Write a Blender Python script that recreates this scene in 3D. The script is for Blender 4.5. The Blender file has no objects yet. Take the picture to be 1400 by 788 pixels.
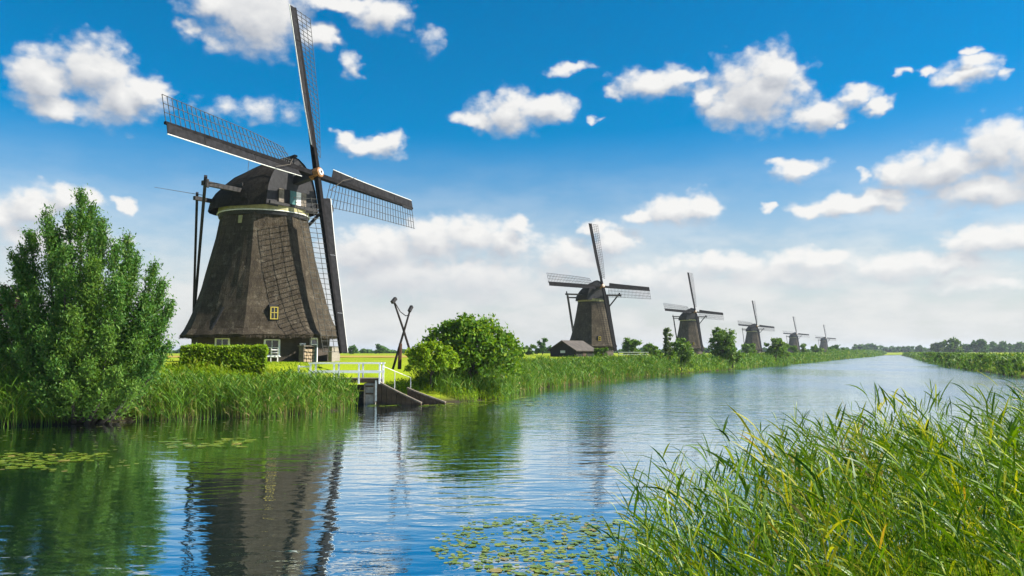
import bpy, math, random
import numpy as np
from mathutils import Vector

R = math.radians
SC = bpy.context.scene
COL = SC.collection
rng = np.random.default_rng(11)
random.seed(5)

# ------------------------------------------------------------------ camera
FPX, PITCH, CAMZ = 1100.0, math.atan(87 / 1100.0), 3.3       # photo is 1400 px wide
cam_data = bpy.data.cameras.new('camera')
cam_data.sensor_width = 36.0
cam_data.lens = 36.0 * FPX / 1400.0
cam_data.clip_start, cam_data.clip_end = 0.1, 20000.0
cam = bpy.data.objects.new('camera', cam_data)
cam.location = (0, 0, CAMZ)
cam.rotation_euler = (math.pi / 2 + PITCH, 0, 0)
COL.objects.link(cam)
SC.camera = cam

# ------------------------------------------------------------------ light
SUN_AZ, SUN_EL = 94.5, 42.0                # azimuth clockwise from +Y
EXPOSURE, SUN_STRENGTH, SKY_STRENGTH = 1.12, 5.0, 0.0565
sd = bpy.data.lights.new('sun', 'SUN')
sd.energy, sd.angle, sd.color = SUN_STRENGTH, R(0.53), (1.0, 0.955, 0.88)
sun = bpy.data.objects.new('sun', sd)
SUN_V = Vector((math.sin(R(SUN_AZ)) * math.cos(R(SUN_EL)), math.cos(R(SUN_AZ)) * math.cos(R(SUN_EL)), math.sin(R(SUN_EL))))
sun.rotation_euler = SUN_V.to_track_quat('Z', 'Y').to_euler()
sun.location = (60, -10, 60)
COL.objects.link(sun)
SC.view_settings.view_transform = 'Standard'
SC.view_settings.look = 'None'
SC.view_settings.exposure = EXPOSURE
SC.view_settings.gamma = 1.0
SC.view_settings.use_curve_mapping = False
SC.cycles.max_bounces = 6
SC.cycles.diffuse_bounces = 2
SC.cycles.glossy_bounces = 3
SC.cycles.transmission_bounces = 3
SC.cycles.transparent_max_bounces = 6
SC.cycles.volume_bounces = 0
SC.cycles.use_adaptive_sampling = True
SC.cycles.adaptive_threshold = 0.015
SC.cycles.use_denoising = True


def ray(px, py):
    """Direction of a photo pixel, scaled so that y = 1."""
    r, u = (px - 700) / FPX, (394 - py) / FPX
    c, s = math.cos(PITCH), math.sin(PITCH)
    d = np.array([r, c - u * s, s + u * c])
    return d / d[1]


def at(px, py, D):
    d = ray(px, py) * D
    return np.array([d[0], D, CAMZ + d[2]])


def gp(px, py, z=0.0):
    d = ray(px, py)
    t = (z - CAMZ) / d[2]
    return np.array([d[0] * t, t, z])


# ------------------------------------------------------------------ node helpers
class NT:
    def __init__(self, tree):
        self.t = tree

    def n(self, typ, **kw):
        nd = self.t.nodes.new(typ)
        for k, v in kw.items():
            setattr(nd, k, v)
        return nd

    def link(self, a, b):
        self.t.links.new(a, b)

    def put(self, sock, v):
        if hasattr(v, 'is_linked') or isinstance(v, bpy.types.NodeSocket):
            self.t.links.new(v, sock)
        else:
            sock.default_value = v

    def math(self, op, a, b=None, c=None, clamp=False):
        nd = self.n('ShaderNodeMath', operation=op)
        nd.use_clamp = clamp
        for i, v in enumerate((a, b, c)):
            if v is not None:
                self.put(nd.inputs[i], v)
        return nd.outputs[0]

    def vmath(self, op, a, b=None, c=None):
        nd = self.n('ShaderNodeVectorMath', operation=op)
        for i, v in enumerate((a, b, c)):
            if v is not None:
                self.put(nd.inputs[i], v)
        return nd.outputs['Value'] if op in ('LENGTH', 'DOT_PRODUCT', 'DISTANCE') else nd.outputs[0]

    def ramp(self, v, lo, hi, a=0.0, b=1.0, smooth=True):
        nd = self.n('ShaderNodeMapRange')
        nd.interpolation_type = 'SMOOTHSTEP' if smooth else 'LINEAR'
        nd.clamp = True
        self.put(nd.inputs[0], v)
        for i, x in zip((1, 2, 3, 4), (lo, hi, a, b)):
            self.put(nd.inputs[i], x)
        return nd.outputs[0]

    def noise(self, vec, scale, detail=4.0, rough=0.55, dist=0.0, out=0, dims='3D'):
        nd = self.n('ShaderNodeTexNoise')
        nd.noise_dimensions = dims
        if vec is not None:
            self.put(nd.inputs['Vector'], vec)
        nd.inputs['Scale'].default_value = scale
        nd.inputs['Detail'].default_value = detail
        nd.inputs['Roughness'].default_value = rough
        nd.inputs['Distortion'].default_value = dist
        return nd.outputs[out]

    def mix(self, f, a, b, mode='MIX'):
        nd = self.n('ShaderNodeMix')
        nd.data_type = 'RGBA'
        nd.blend_type = mode
        self.put(nd.inputs[0], f)
        for s, v in ((nd.inputs[6], a), (nd.inputs[7], b)):
            self.put(s, v if not isinstance(v, tuple) else (*v, 1.0)[:4])
        return nd.outputs[2]

    def xyz(self, x, y, z=0.0):
        nd = self.n('ShaderNodeCombineXYZ')
        for i, v in enumerate((x, y, z)):
            self.put(nd.inputs[i], v)
        return nd.outputs[0]


# ------------------------------------------------------------------ sky and clouds (world)
def pix_ang(px, py):
    d = ray(px, py)
    return math.atan2(d[0], d[1]) * 1000.0, math.asin(d[2] / np.linalg.norm(d)) * 1000.0   # milliradians


# cloud banks: photo position and half-size of each puff, strength
PUFFS = [
    (60, 112, 46, 44, 1), (128, 96, 56, 44, 1), (168, 135, 52, 40, 1), (206, 128, 24, 24, 1), (80, 148, 46, 18, 1),
    (350, 25, 72, 52, 1), (300, 8, 44, 28, .8), (440, 50, 26, 18, .8), (522, 22, 44, 24, .75), (468, 4, 58, 14, .8),
    (505, 203, 46, 13, .8), (470, 190, 18, 9, .75), (532, 195, 20, 15, .85), (345, 152, 86, 22, .22),
    (48, 284, 54, 27, 1), (100, 272, 38, 18, 1), (0, 300, 40, 26, 1), (170, 282, 14, 11, .8),
    (515, 338, 64, 26, 1), (590, 330, 50, 30, 1), (640, 322, 46, 26, 1), (692, 330, 34, 28, 1), (706, 308, 18, 13, .7),
    (838, 332, 34, 22, .95), (812, 312, 20, 12, .7),
    (694, 156, 46, 31, 1), (752, 150, 36, 19, 1), (655, 167, 32, 11, .85), (782, 97, 30, 9, .6),
    (895, 114, 48, 22, 1), (935, 101, 26, 12, .8),
    (1036, 126, 66, 52, 1), (1062, 96, 42, 30, 1), (1118, 156, 44, 22, 1), (1000, 146, 40, 30, 1), (964, 132, 20, 20, .9),
    (1172, 128, 30, 15, .85), (1200, 141, 18, 15, .8),
    (1318, 102, 42, 19, .95), (1346, 82, 24, 12, .75), (1270, 95, 12, 9, .7), (1334, 65, 16, 7, .7),
    (840, 128, 14, 10, .45), (1150, 170, 10, 5, .5), (1240, 95, 10, 6, .4), (1370, 100, 18, 10, .4), (810, 165, 10, 6, .4), (590, 60, 22, 22, .3), (480, 90, 16, 18, .4), (260, 40, 20, 16, .55), (300, 60, 26, 14, .5), (1180, 240, 12, 8, .5), (1050, 285, 10, 6, .5),
    (1092, 232, 38, 14, .75), (1064, 222, 16, 9, .7),
    (926, 289, 46, 20, 1), (958, 284, 24, 20, 1), (880, 297, 28, 9, .8),
    (1180, 281, 88, 16, .95), (1212, 270, 38, 14, 1), (1122, 286, 36, 10, .8),
    (1290, 232, 84, 34, 1), (1366, 204, 54, 42, 1), (1232, 238, 36, 26, 1), (1340, 262, 100, 24, 1), (1420, 220, 60, 52, 1),
    (1350, 327, 66, 24, 1), (1404, 322, 44, 24, 1), (1300, 360, 60, 16, .8), (1110, 356, 74, 16, .6), (985, 362, 80, 18, .6),
    (540, 375, 120, 42, .72), (650, 380, 90, 40, .62), (900, 385, 130, 26, .55), (1080, 375, 110, 24, .55), (1230, 365, 90, 22, .6), (780, 350, 60, 26, .6), (60, 330, 110, 30, .6), (1340, 390, 90, 14, .5), (500, 350, 60, 26, .9), (760, 380, 80, 26, .4),
]


def build_world():
    w = bpy.data.worlds.new('World')
    SC.world = w
    w.use_nodes = True
    w.node_tree.nodes.clear()
    N = NT(w.node_tree)
    # node group: cloud density at an angular position (azimuth, elevation in milliradians)
    g = bpy.data.node_groups.new('cloud_density', 'ShaderNodeTree')
    g.interface.new_socket('P', in_out='INPUT', socket_type='NodeSocketVector')
    g.interface.new_socket('Density', in_out='OUTPUT', socket_type='NodeSocketFloat')
    g.interface.new_socket('Body', in_out='OUTPUT', socket_type='NodeSocketFloat')
    G = NT(g)
    gi, go = G.n('NodeGroupInput'), G.n('NodeGroupOutput')
    p = gi.outputs[0]
    q = G.vmath('MULTIPLY', p, (.001, .0013, .001))
    w1 = G.vmath('SUBTRACT', G.noise(q, 26.0, 3.0, .6, out=1), (.5, .5, .5))
    pw = G.vmath('ADD', p, G.vmath('MULTIPLY', w1, (46.0, 30.0, 0.0)))
    acc = None
    for (cx, cy, rx, ry, k) in PUFFS:
        u, v = pix_ang(cx, cy)
        ux, _ = pix_ang(cx + rx, cy)
        _, vy = pix_ang(cx, cy - ry)
        ix, iy = 1 / (abs(ux - u) * 1.16), 1 / (abs(vy - v) * 1.16)
        m = G.vmath('MULTIPLY_ADD', pw, (ix, iy, 0.0), (-u * ix, -v * iy, 1.0 - k))
        L = G.vmath('LENGTH', m)
        acc = L if acc is None else G.math('SMOOTH_MIN', acc, L, .28)
    F = G.math('SUBTRACT', 1.0, acc)
    # cauliflower relief
    fb = G.noise(q, 30.0, 8.0, .60)
    vo = G.n('ShaderNodeTexVoronoi')
    vo.feature = 'SMOOTH_F1'
    vo.voronoi_dimensions = '2D'
    G.put(vo.inputs['Vector'], G.vmath('ADD', q, G.vmath('MULTIPLY', w1, (.018, .018, 0))))
    vo.inputs['Scale'].default_value = 62.0
    vo.inputs['Smoothness'].default_value = .35
    bil = G.math('SUBTRACT', .45, vo.outputs['Distance'])
    d = G.math('ADD', F, G.math('MULTIPLY', G.math('SUBTRACT', fb, .5), 1.08))
    d = G.math('ADD', d, G.math('MULTIPLY', bil, .30))
    # loose fair-weather cloud overhead, above what the puffs cover
    sep = G.n('ShaderNodeSeparateXYZ')
    G.put(sep.inputs[0], p)
    hi = G.ramp(sep.outputs[1], 470, 640)
    gen = G.math('MULTIPLY', G.math('SUBTRACT', G.noise(q, 5.0, 8.0, .56), .56), 3.2)
    d = G.math('MAXIMUM', d, G.math('SUBTRACT', G.math('MULTIPLY', gen, hi), G.math('MULTIPLY', G.math('SUBTRACT', 1.0, hi), 2.0)))
    G.link(d, go.inputs[0])
    G.link(F, go.inputs[1])

    tc = N.n('ShaderNodeTexCoord')
    sp = N.n('ShaderNodeSeparateXYZ')
    N.link(N.vmath('NORMALIZE', tc.outputs['Generated']), sp.inputs[0])
    az = N.math('MULTIPLY', N.math('ARCTAN2', sp.outputs[0], sp.outputs[1]), 1000.0)
    # the same kind of cloud goes on all the way round
    az = N.math('SUBTRACT', N.math('PINGPONG', N.math('ADD', az, 620.0), 1240.0), 620.0)
    el = N.math('MULTIPLY', N.math('ARCSINE', sp.outputs[2]), 1000.0)
    P = N.xyz(az, el, 0.0)
    ga = N.n('ShaderNodeGroup')
    ga.node_tree = g
    N.link(P, ga.inputs[0])
    gb = N.n('ShaderNodeGroup')
    gb.node_tree = g
    N.link(N.vmath('ADD', P, (7.0, 17.0, 0.0)), gb.inputs[0])      # a step towards the sun
    da, db = ga.outputs[0], gb.outputs[0]
    body = N.math('SUBTRACT', gb.outputs[1], ga.outputs[1])
    rel = N.math('MULTIPLY_ADD', N.math('SUBTRACT', db, da), .38, N.math('MULTIPLY', body, 1.0))
    thick = N.ramp(ga.outputs[1], .1, .9)
    lit = N.ramp(N.math('MULTIPLY_ADD', thick, .22, rel), -.60, .62, 1.0, 0.0, smooth=False)
    alpha = N.ramp(da, -.16, N.math('MULTIPLY_ADD', lit, -.30, .80))      # crisper sunlit tops, soft bases
    sky = N.n('ShaderNodeTexSky', sky_type='NISHITA')
    sky.sun_disc = False
    sky.sun_elevation, sky.sun_rotation = R(SUN_EL), R(SUN_AZ)
    sky.altitude, sky.air_density, sky.dust_density, sky.ozone_density = 0.0, 1.0, .6, 2.2
    hs = N.n('ShaderNodeHueSaturation')
    hs.inputs['Saturation'].default_value = 1.66
    hs.inputs['Value'].default_value = 1.14
    hs.inputs['Hue'].default_value = .495
    N.link(sky.outputs[0], hs.inputs['Color'])
    base = N.vmath('MAXIMUM', hs.outputs[0], (0.0, 0.0, 0.0))
    # thin pale cloud veil towards the horizon
    vn = N.noise(N.vmath('MULTIPLY', P, (.001, .0026, .001)), 8.0, 7.0, .58)
    veil = N.math('MULTIPLY', N.ramp(el, 30, 275, 1.0, 0.0), N.ramp(vn, .30, .62, .72, 1.0))
    veil = N.math('MINIMUM', veil, .92)
    veilc = N.mix(N.ramp(vn, .36, .66), (5.5, 5.65, 5.85), (6.8, 6.75, 6.65))
    c1 = N.mix(veil, base, veilc)
    shade = N.mix(N.ramp(el, 40, 260), (5.0, 5.15, 5.5), (3.9, 4.15, 4.6))
    cc = N.mix(lit, shade, (7.7, 7.6, 7.4))
    c2 = N.mix(N.math('MULTIPLY', alpha, N.ramp(el, 10, 120, .55, .97)), c1, cc)
    bg = N.n('ShaderNodeBackground')
    bg.inputs['Strength'].default_value = SKY_STRENGTH
    N.link(c2, bg.inputs['Color'])
    out = N.n('ShaderNodeOutputWorld')
    N.link(bg.outputs[0], out.inputs['Surface'])
    w.cycles.sampling_method = 'MANUAL'
    w.cycles.sample_map_resolution = 512


build_world()


# ------------------------------------------------------------------ materials
MATS = {}


def new_mat(name):
    m = bpy.data.materials.new(name)
    m.use_nodes = True
    MATS[name] = m
    N = NT(m.node_tree)
    b = m.node_tree.nodes['Principled BSDF']
    return m, N, b


TONE = .76


def tone(c):
    return tuple(x * TONE for x in c)


def simple(name, col, rough=.7, var=.25, scale=6.0, bump=.0, bscale=30.0, spec=.3, stretch=(1, 1, 1), metal=0.0):
    m, N, b = new_mat(name)
    tc = N.n('ShaderNodeTexCoord')
    v = N.vmath('MULTIPLY', tc.outputs['Object'], stretch)
    nz = N.noise(v, scale, 5.0, .6)
    if max(col) < .6:
        col = tone(col)
    d = tuple(c * (1 - var) for c in col)
    l = tuple(min(1, c * (1 + var)) for c in col)
    N.link(N.mix(N.ramp(nz, .3, .7), d, l), b.inputs['Base Color'])
    b.inputs['Roughness'].default_value = rough
    b.inputs['Specular IOR Level'].default_value = spec
    b.inputs['Metallic'].default_value = metal
    if bump:
        bp = N.n('ShaderNodeBump')
        bp.inputs['Strength'].default_value = bump
        bp.inputs['Distance'].default_value = .03
        N.link(N.noise(v, bscale, 4.0, .6), bp.inputs['Height'])
        N.link(bp.outputs[0], b.inputs['Normal'])
    return m


def leafy(name, c1, c2, c3=None, trans=.35, rough=.55, p3=.08, per_object=False):
    """Leaf or blade: colour differs leaf by leaf, light passes through."""
    c1, c2, c3 = tone(c1), tone(c2), tone(c3) if c3 else None
    m, N, b = new_mat(name)
    geo = N.n('ShaderNodeNewGeometry')
    r = N.n('ShaderNodeObjectInfo').outputs['Random'] if per_object else geo.outputs['Random Per Island']
    col = N.mix(r, c1, c2)
    if c3:
        r2 = N.math('FRACT', N.math('MULTIPLY', r, 17.31))
        col = N.mix(N.math('LESS_THAN', r2, p3), col, c3)
    b.inputs['Roughness'].default_value = rough
    b.inputs['Specular IOR Level'].default_value = .25
    N.link(col, b.inputs['Base Color'])
    t = N.n('ShaderNodeBsdfTranslucent')
    N.link(N.mix(1.0, col, (1.25, 1.15, .45), 'MULTIPLY'), t.inputs[0])
    mx = N.n('ShaderNodeMixShader')
    mx.inputs[0].default_value = trans
    N.link(b.outputs[0], mx.inputs[1])
    N.link(t.outputs[0], mx.inputs[2])
    N.link(mx.outputs[0], m.node_tree.nodes['Material Output'].inputs['Surface'])
    return m


def mat_thatch(name, ca, cb, cc):
    ca, cb, cc = tone(ca), tone(cb), tone(cc)
    m, N, b = new_mat(name)
    tc = N.n('ShaderNodeTexCoord')
    o = tc.outputs['Object']
    st = N.noise(N.vmath('MULTIPLY', o, (1, 1, .16)), 9.0, 6.0, .65)
    bl = N.noise(o, .7, 5.0, .6)
    fine = N.noise(N.vmath('MULTIPLY', o, (1, 1, .45)), 26.0, 4.0, .7)
    c = N.mix(N.ramp(bl, .32, .68), ca, cb)
    c = N.mix(N.math('MULTIPLY', N.ramp(st, .5, .72), .55), c, cc)
    run = N.noise(N.vmath('MULTIPLY', o, (1.6, 1.6, .10)), 2.2, 5.0, .65)           # rain streaks
    c = N.mix(N.math('MULTIPLY', N.ramp(run, .50, .66), .55), c, tuple(x * .5 for x in ca))
    patch = N.noise(o, 1.5, 6.0, .7)                                                # repaired and mossy patches
    c = N.mix(N.math('MULTIPLY', N.ramp(patch, .56, .66), .5), c, tuple(x * 1.25 for x in cc))
    moss = N.noise(N.vmath('ADD', o, (9.0, 4.0, 2.0)), 2.6, 6.0, .75)
    c = N.mix(N.math('MULTIPLY', N.ramp(moss, .60, .70), .5), c, (ca[0] * 1.1, ca[1] * 1.7, ca[2] * .9))
    c = N.mix(N.math('MULTIPLY', N.ramp(fine, .36, .52, 1.0, 0.0), .65), c, tuple(x * .4 for x in ca))
    sz = N.n('ShaderNodeSeparateXYZ')
    N.link(o, sz.inputs[0])
    crs = N.math('FRACT', N.math('MULTIPLY_ADD', N.noise(o, 1.1, 3.0, .5), .55, N.math('MULTIPLY', sz.outputs[2], 1.9)))
    c = N.mix(N.math('MULTIPLY', N.ramp(crs, .0, .25, 1.0, 0.0), .35), c, tuple(x * .45 for x in ca))
    N.link(c, b.inputs['Base Color'])
    b.inputs['Roughness'].default_value = .95
    b.inputs['Specular IOR Level'].default_value = .1
    bp = N.n('ShaderNodeBump')
    bp.inputs['Strength'].default_value = .9
    bp.inputs['Distance'].default_value = .07
    N.link(N.math('ADD', N.math('MULTIPLY', st, .6), fine), bp.inputs['Height'])
    N.link(bp.outputs[0], b.inputs['Normal'])
    return m


def mat_brick(name, c1, c2, mortar):
    c1, c2, mortar = tone(c1), tone(c2), tone(mortar)
    m, N, b = new_mat(name)
    geo = N.n('ShaderNodeNewGeometry')
    tc = N.n('ShaderNodeTexCoord')
    sp = N.n('ShaderNodeSeparateXYZ')
    N.link(tc.outputs['Object'], sp.inputs[0])
    br = N.n('ShaderNodeTexBrick')
    N.link(N.xyz(N.math('ADD', sp.outputs[0], N.math('MULTIPLY', sp.outputs[1], .8)), sp.outputs[2]), br.inputs['Vector'])
    br.inputs['Scale'].default_value = 1.0
    br.inputs['Brick Width'].default_value = .22
    br.inputs['Row Height'].default_value = .075
    br.inputs['Mortar Size'].default_value = .009
    br.inputs['Color1'].default_value = (*c1, 1)
    br.inputs['Color2'].default_value = (*c2, 1)
    br.inputs['Mortar'].default_value = (*mortar, 1)
    nz = N.noise(tc.outputs['Object'], 1.6, 5.0, .6)
    N.link(N.mix(N.ramp(nz, .45, .75, 0, .5), br.outputs[0], tuple(x * .5 for x in c1)), b.inputs['Base Color'])
    b.inputs['Roughness'].default_value = .9
    return m


def mat_ground():
    m, N, b = new_mat('ground_grass')
    geo = N.n('ShaderNodeNewGeometry')
    pos = geo.outputs['Position']
    n1 = N.noise(pos, .045, 4.0, .6)
    n2 = N.noise(pos, .9, 5.0, .65)
    n3 = N.noise(N.vmath('MULTIPLY', pos, (1, 1, .2)), 14.0, 4.0, .7)
    c = N.mix(N.ramp(n1, .35, .65), tone((.26, .36, .010)), tone((.36, .40, .012)))
    c = N.mix(N.math('MULTIPLY', N.ramp(n2, .4, .7), .5), c, tone((.32, .42, .010)))
    c = N.mix(N.math('MULTIPLY', N.ramp(n3, .35, .6, 1.0, 0.0), .5), c, tone((.12, .20, .010)))
    sp = N.n('ShaderNodeSeparateXYZ')
    N.link(pos, sp.inputs[0])
    c = N.mix(N.ramp(sp.outputs[2], .05, .55, 1.0, 0.0), c, (.035, .03, .018))   # wet earth at the waterline
    N.link(c, b.inputs['Base Color'])
    b.inputs['Roughness'].default_value = .95
    b.inputs['Specular IOR Level'].default_value = .1
    bp = N.n('ShaderNodeBump')
    bp.inputs['Strength'].default_value = .8
    bp.inputs['Distance'].default_value = .06
    N.link(n3, bp.inputs['Height'])
    N.link(bp.outputs[0], b.inputs['Normal'])
    return m


def mat_water():
    m, N, b = new_mat('canal_water')
    nt = m.node_tree
    geo = N.n('ShaderNodeNewGeometry')
    pos = geo.outputs['Position']
    # breeze: calm under the banks, ruffled in patches out on the open water
    patch = N.noise(N.vmath('MULTIPLY', pos, (1.0, .55, 1.0)), .05, 3.0, .55)
    sp = N.n('ShaderNodeSeparateXYZ')
    N.link(pos, sp.inputs[0])
    far = N.ramp(sp.outputs[1], 20.0, 62.0, .10, 1.0)
    # shelter of the mill bank
    lee = N.ramp(N.math('ADD', sp.outputs[0], N.math('MULTIPLY', sp.outputs[1], -.25)), -20.0, -6.0, .28, 1.0)
    amp = N.math('MULTIPLY', N.math('MULTIPLY', far, lee), N.ramp(patch, .30, .65, .35, 1.0))
    # long low swell + wavelets + ripples, crests drawn out across the wind
    wv = N.noise(N.vmath('MULTIPLY', pos, (.5, 1.0, 1.0)), .45, 1.0, .5, .3)
    w2 = N.noise(N.vmath('MULTIPLY', pos, (.42, 1.0, 1.0)), 1.9, 1.5, .5, .5)
    w3 = N.noise(N.vmath('MULTIPLY', pos, (.55, 1.0, 1.0)), 6.0, 2.0, .6, .4)
    h = N.math('ADD', N.math('MULTIPLY', wv, N.math('MULTIPLY_ADD', amp, .07, .020)), N.math('MULTIPLY', w2, N.math('MULTIPLY_ADD', amp, .085, .011)))
    h = N.math('ADD', h, N.math('MULTIPLY', w3, N.math('MULTIPLY_ADD', amp, .028, .0016)))
    bp = N.n('ShaderNodeBump')
    bp.inputs['Strength'].default_value = 1.0
    bp.inputs['Distance'].default_value = 1.0
    N.link(h, bp.inputs['Height'])
    nt.nodes.remove(b)
    gl = N.n('ShaderNodeBsdfGlossy')
    N.link(N.math('MULTIPLY_ADD', amp, .13, .012), gl.inputs['Roughness'])
    N.link(N.mix(amp, (.88, .97, 1.0), (.88, .95, 1.0)), gl.inputs['Color'])
    df = N.n('ShaderNodeBsdfDiffuse')
    df.inputs['Color'].default_value = (.008, .020, .016, 1)
    fr = N.n('ShaderNodeFresnel')
    fr.inputs['IOR'].default_value = 1.75
    for s in (gl, fr):
        N.link(bp.outputs[0], s.inputs['Normal'])
    mx = N.n('ShaderNodeMixShader')
    N.link(N.ramp(fr.outputs[0], .05, .62, .60, 1.0, smooth=False), mx.inputs[0])
    N.link(df.outputs[0], mx.inputs[1])
    N.link(gl.outputs[0], mx.inputs[2])
    N.link(mx.outputs[0], nt.nodes['Material Output'].inputs['Surface'])
    return m


mat_ground()
mat_water()
mat_thatch('thatch', (.056, .044, .030), (.098, .079, .054), (.185, .158, .115))
mat_thatch('cap_thatch', (.026, .022, .018), (.045, .038, .030), (.075, .064, .05))
mat_brick('base_brick', (.055, .040, .027), (.085, .064, .044), (.085, .07, .052))
mat_brick('pale_brick', (.30, .25, .19), (.38, .33, .26), (.36, .33, .28))
simple('dark_wood', (.035, .032, .030), .75, .4, 4.0, .4, 20.0, stretch=(1, 1, .3))
simple('tarred_wood', (.020, .019, .020), .6, .4, 4.0, .3, 20.0)
simple('board_grey', (.028, .027, .028), .9, .3, 3.0, .2, 20.0, spec=.05)
simple('stock_wood', (.015, .014, .014), .9, .35, 3.0, .2, 20.0, spec=.05)
simple('lath_wood', (.085, .083, .075), .9, .3, 3.0, spec=.05)
simple('white_paint', (.86, .86, .84), .5, .06, 5.0)
simple('weathered_white', (.66, .65, .60), .65, .16, 7.0)
simple('cream_paint', (.36, .33, .15), .6, .2, 4.0)
simple('yellow_paint', (.55, .42, .07), .5, .15, 6.0)
simple('green_paint', (.012, .040, .034), .45, .3, 4.0)
simple('teal_paint', (.06, .17, .16), .5, .2, 4.0)
simple('hub_wood', (.34, .15, .045), .55, .25, 6.0)
simple('glass_dark', (.015, .022, .024), .08, .2, 3.0, spec=.8)
simple('concrete', (.30, .28, .24), .85, .3, 3.0, .4, 18.0)
simple('plank_wood', (.085, .055, .032), .85, .35, 2.5, .5, 16.0, stretch=(.3, .3, 1))
simple('old_wood', (.20, .165, .125), .85, .3, 4.0, .4, 18.0)
simple('log_end', (.42, .32, .20), .85, .3, 9.0)
simple('pole_wood', (.040, .032, .026), .85, .4, 3.0, .5, 14.0, stretch=(1, 1, .25))
simple('red_brown_wood', (.11, .05, .025), .8, .3, 4.0)
simple('rope', (.10, .085, .065), .9, .2, 9.0)
simple('barn_roof', (.10, .085, .070), .85, .25, 1.2, .3, 8.0)
simple('barn_wall', (.022, .020, .018), .85, .3, 2.0)
simple('bark', (.075, .06, .045), .95, .35, 5.0, .8, 16.0, stretch=(1, 1, .2))
simple('metal_grey', (.20, .20, .20), .45, .15, 6.0, metal=.6)
simple('crop_field', (.40, .27, .04), .95, .3, .06, .0)
simple('hedge_core', (.018, .035, .008), .95, .3, 5.0)
leafy('leaf_willow', (.045, .155, .020), (.125, .260, .030), (.21, .31, .06), .36)
leafy('leaf_willow_pale', (.07, .19, .018), (.18, .30, .035), None, .36)
leafy('leaf_bush', (.060, .180, .005), (.190, .325, .009), (.28, .38, .015), .34)
leafy('leaf_hedge', (.160, .330, .006), (.330, .450, .010), None, .46)
leafy('leaf_tree', (.060, .165, .012), (.165, .280, .020), (.22, .32, .03), .36)
leafy('leaf_tree_pale', (.10, .17, .055), (.17, .23, .08), None, .30)
leafy('leaf_purple', (.022, .012, .012), (.045, .022, .018), None, .2)
leafy('leaf_far', (.05, .15, .02), (.11, .23, .03), None, .3)
leafy('reed_green', (.045, .150, .008), (.165, .300, .014), (.28, .31, .05), .32)
leafy('reed_fore', (.016, .085, .003), (.185, .335, .006), (.38, .46, .015), .32, .42, .13)
leafy('reed_yellow', (.38, .42, .015), (.52, .48, .03), (.45, .30, .04), .42)
leafy('reed_dry', (.30, .24, .09), (.40, .32, .13), None, .3)
leafy('weed_yellow', (.36, .40, .03), (.26, .34, .03), None, .35)
leafy('pad_green', (.11, .19, .015), (.24, .29, .04), (.30, .24, .07), .06, .25, .08, True)
leafy('weed_float', (.13, .21, .02), (.26, .31, .05), (.30, .25, .08), .06, .3, .10)
leafy('flower_white', (.7, .7, .6), (.8, .8, .75), None, .2)


# ------------------------------------------------------------------ mesh helpers
def add_obj(name, me, mat=None, parent=None, smooth=False):
    o = bpy.data.objects.new(name, me)
    if mat is not None:
        me.materials.append(MATS[mat])
    if smooth:
        me.polygons.foreach_set('use_smooth', [True] * len(me.polygons))
    COL.objects.link(o)
    if parent is not None:
        o.parent = parent
    return o


def np_mesh(name, V, Q):
    """Fast mesh from arrays: V (n,3), Q (m,k) faces of k corners."""
    me = bpy.data.meshes.new(name)
    V = np.asarray(V, np.float32)
    Q = np.asarray(Q, np.int32)
    k = Q.shape[1]
    me.vertices.add(len(V))
    me.vertices.foreach_set('co', V.ravel())
    me.loops.add(Q.size)
    me.loops.foreach_set('vertex_index', Q.ravel())
    me.polygons.add(len(Q))
    me.polygons.foreach_set('loop_start', np.arange(len(Q), dtype=np.int32) * k)
    me.polygons.foreach_set('loop_total', np.full(len(Q), k, np.int32))
    me.update(calc_edges=True)
    return me


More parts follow.
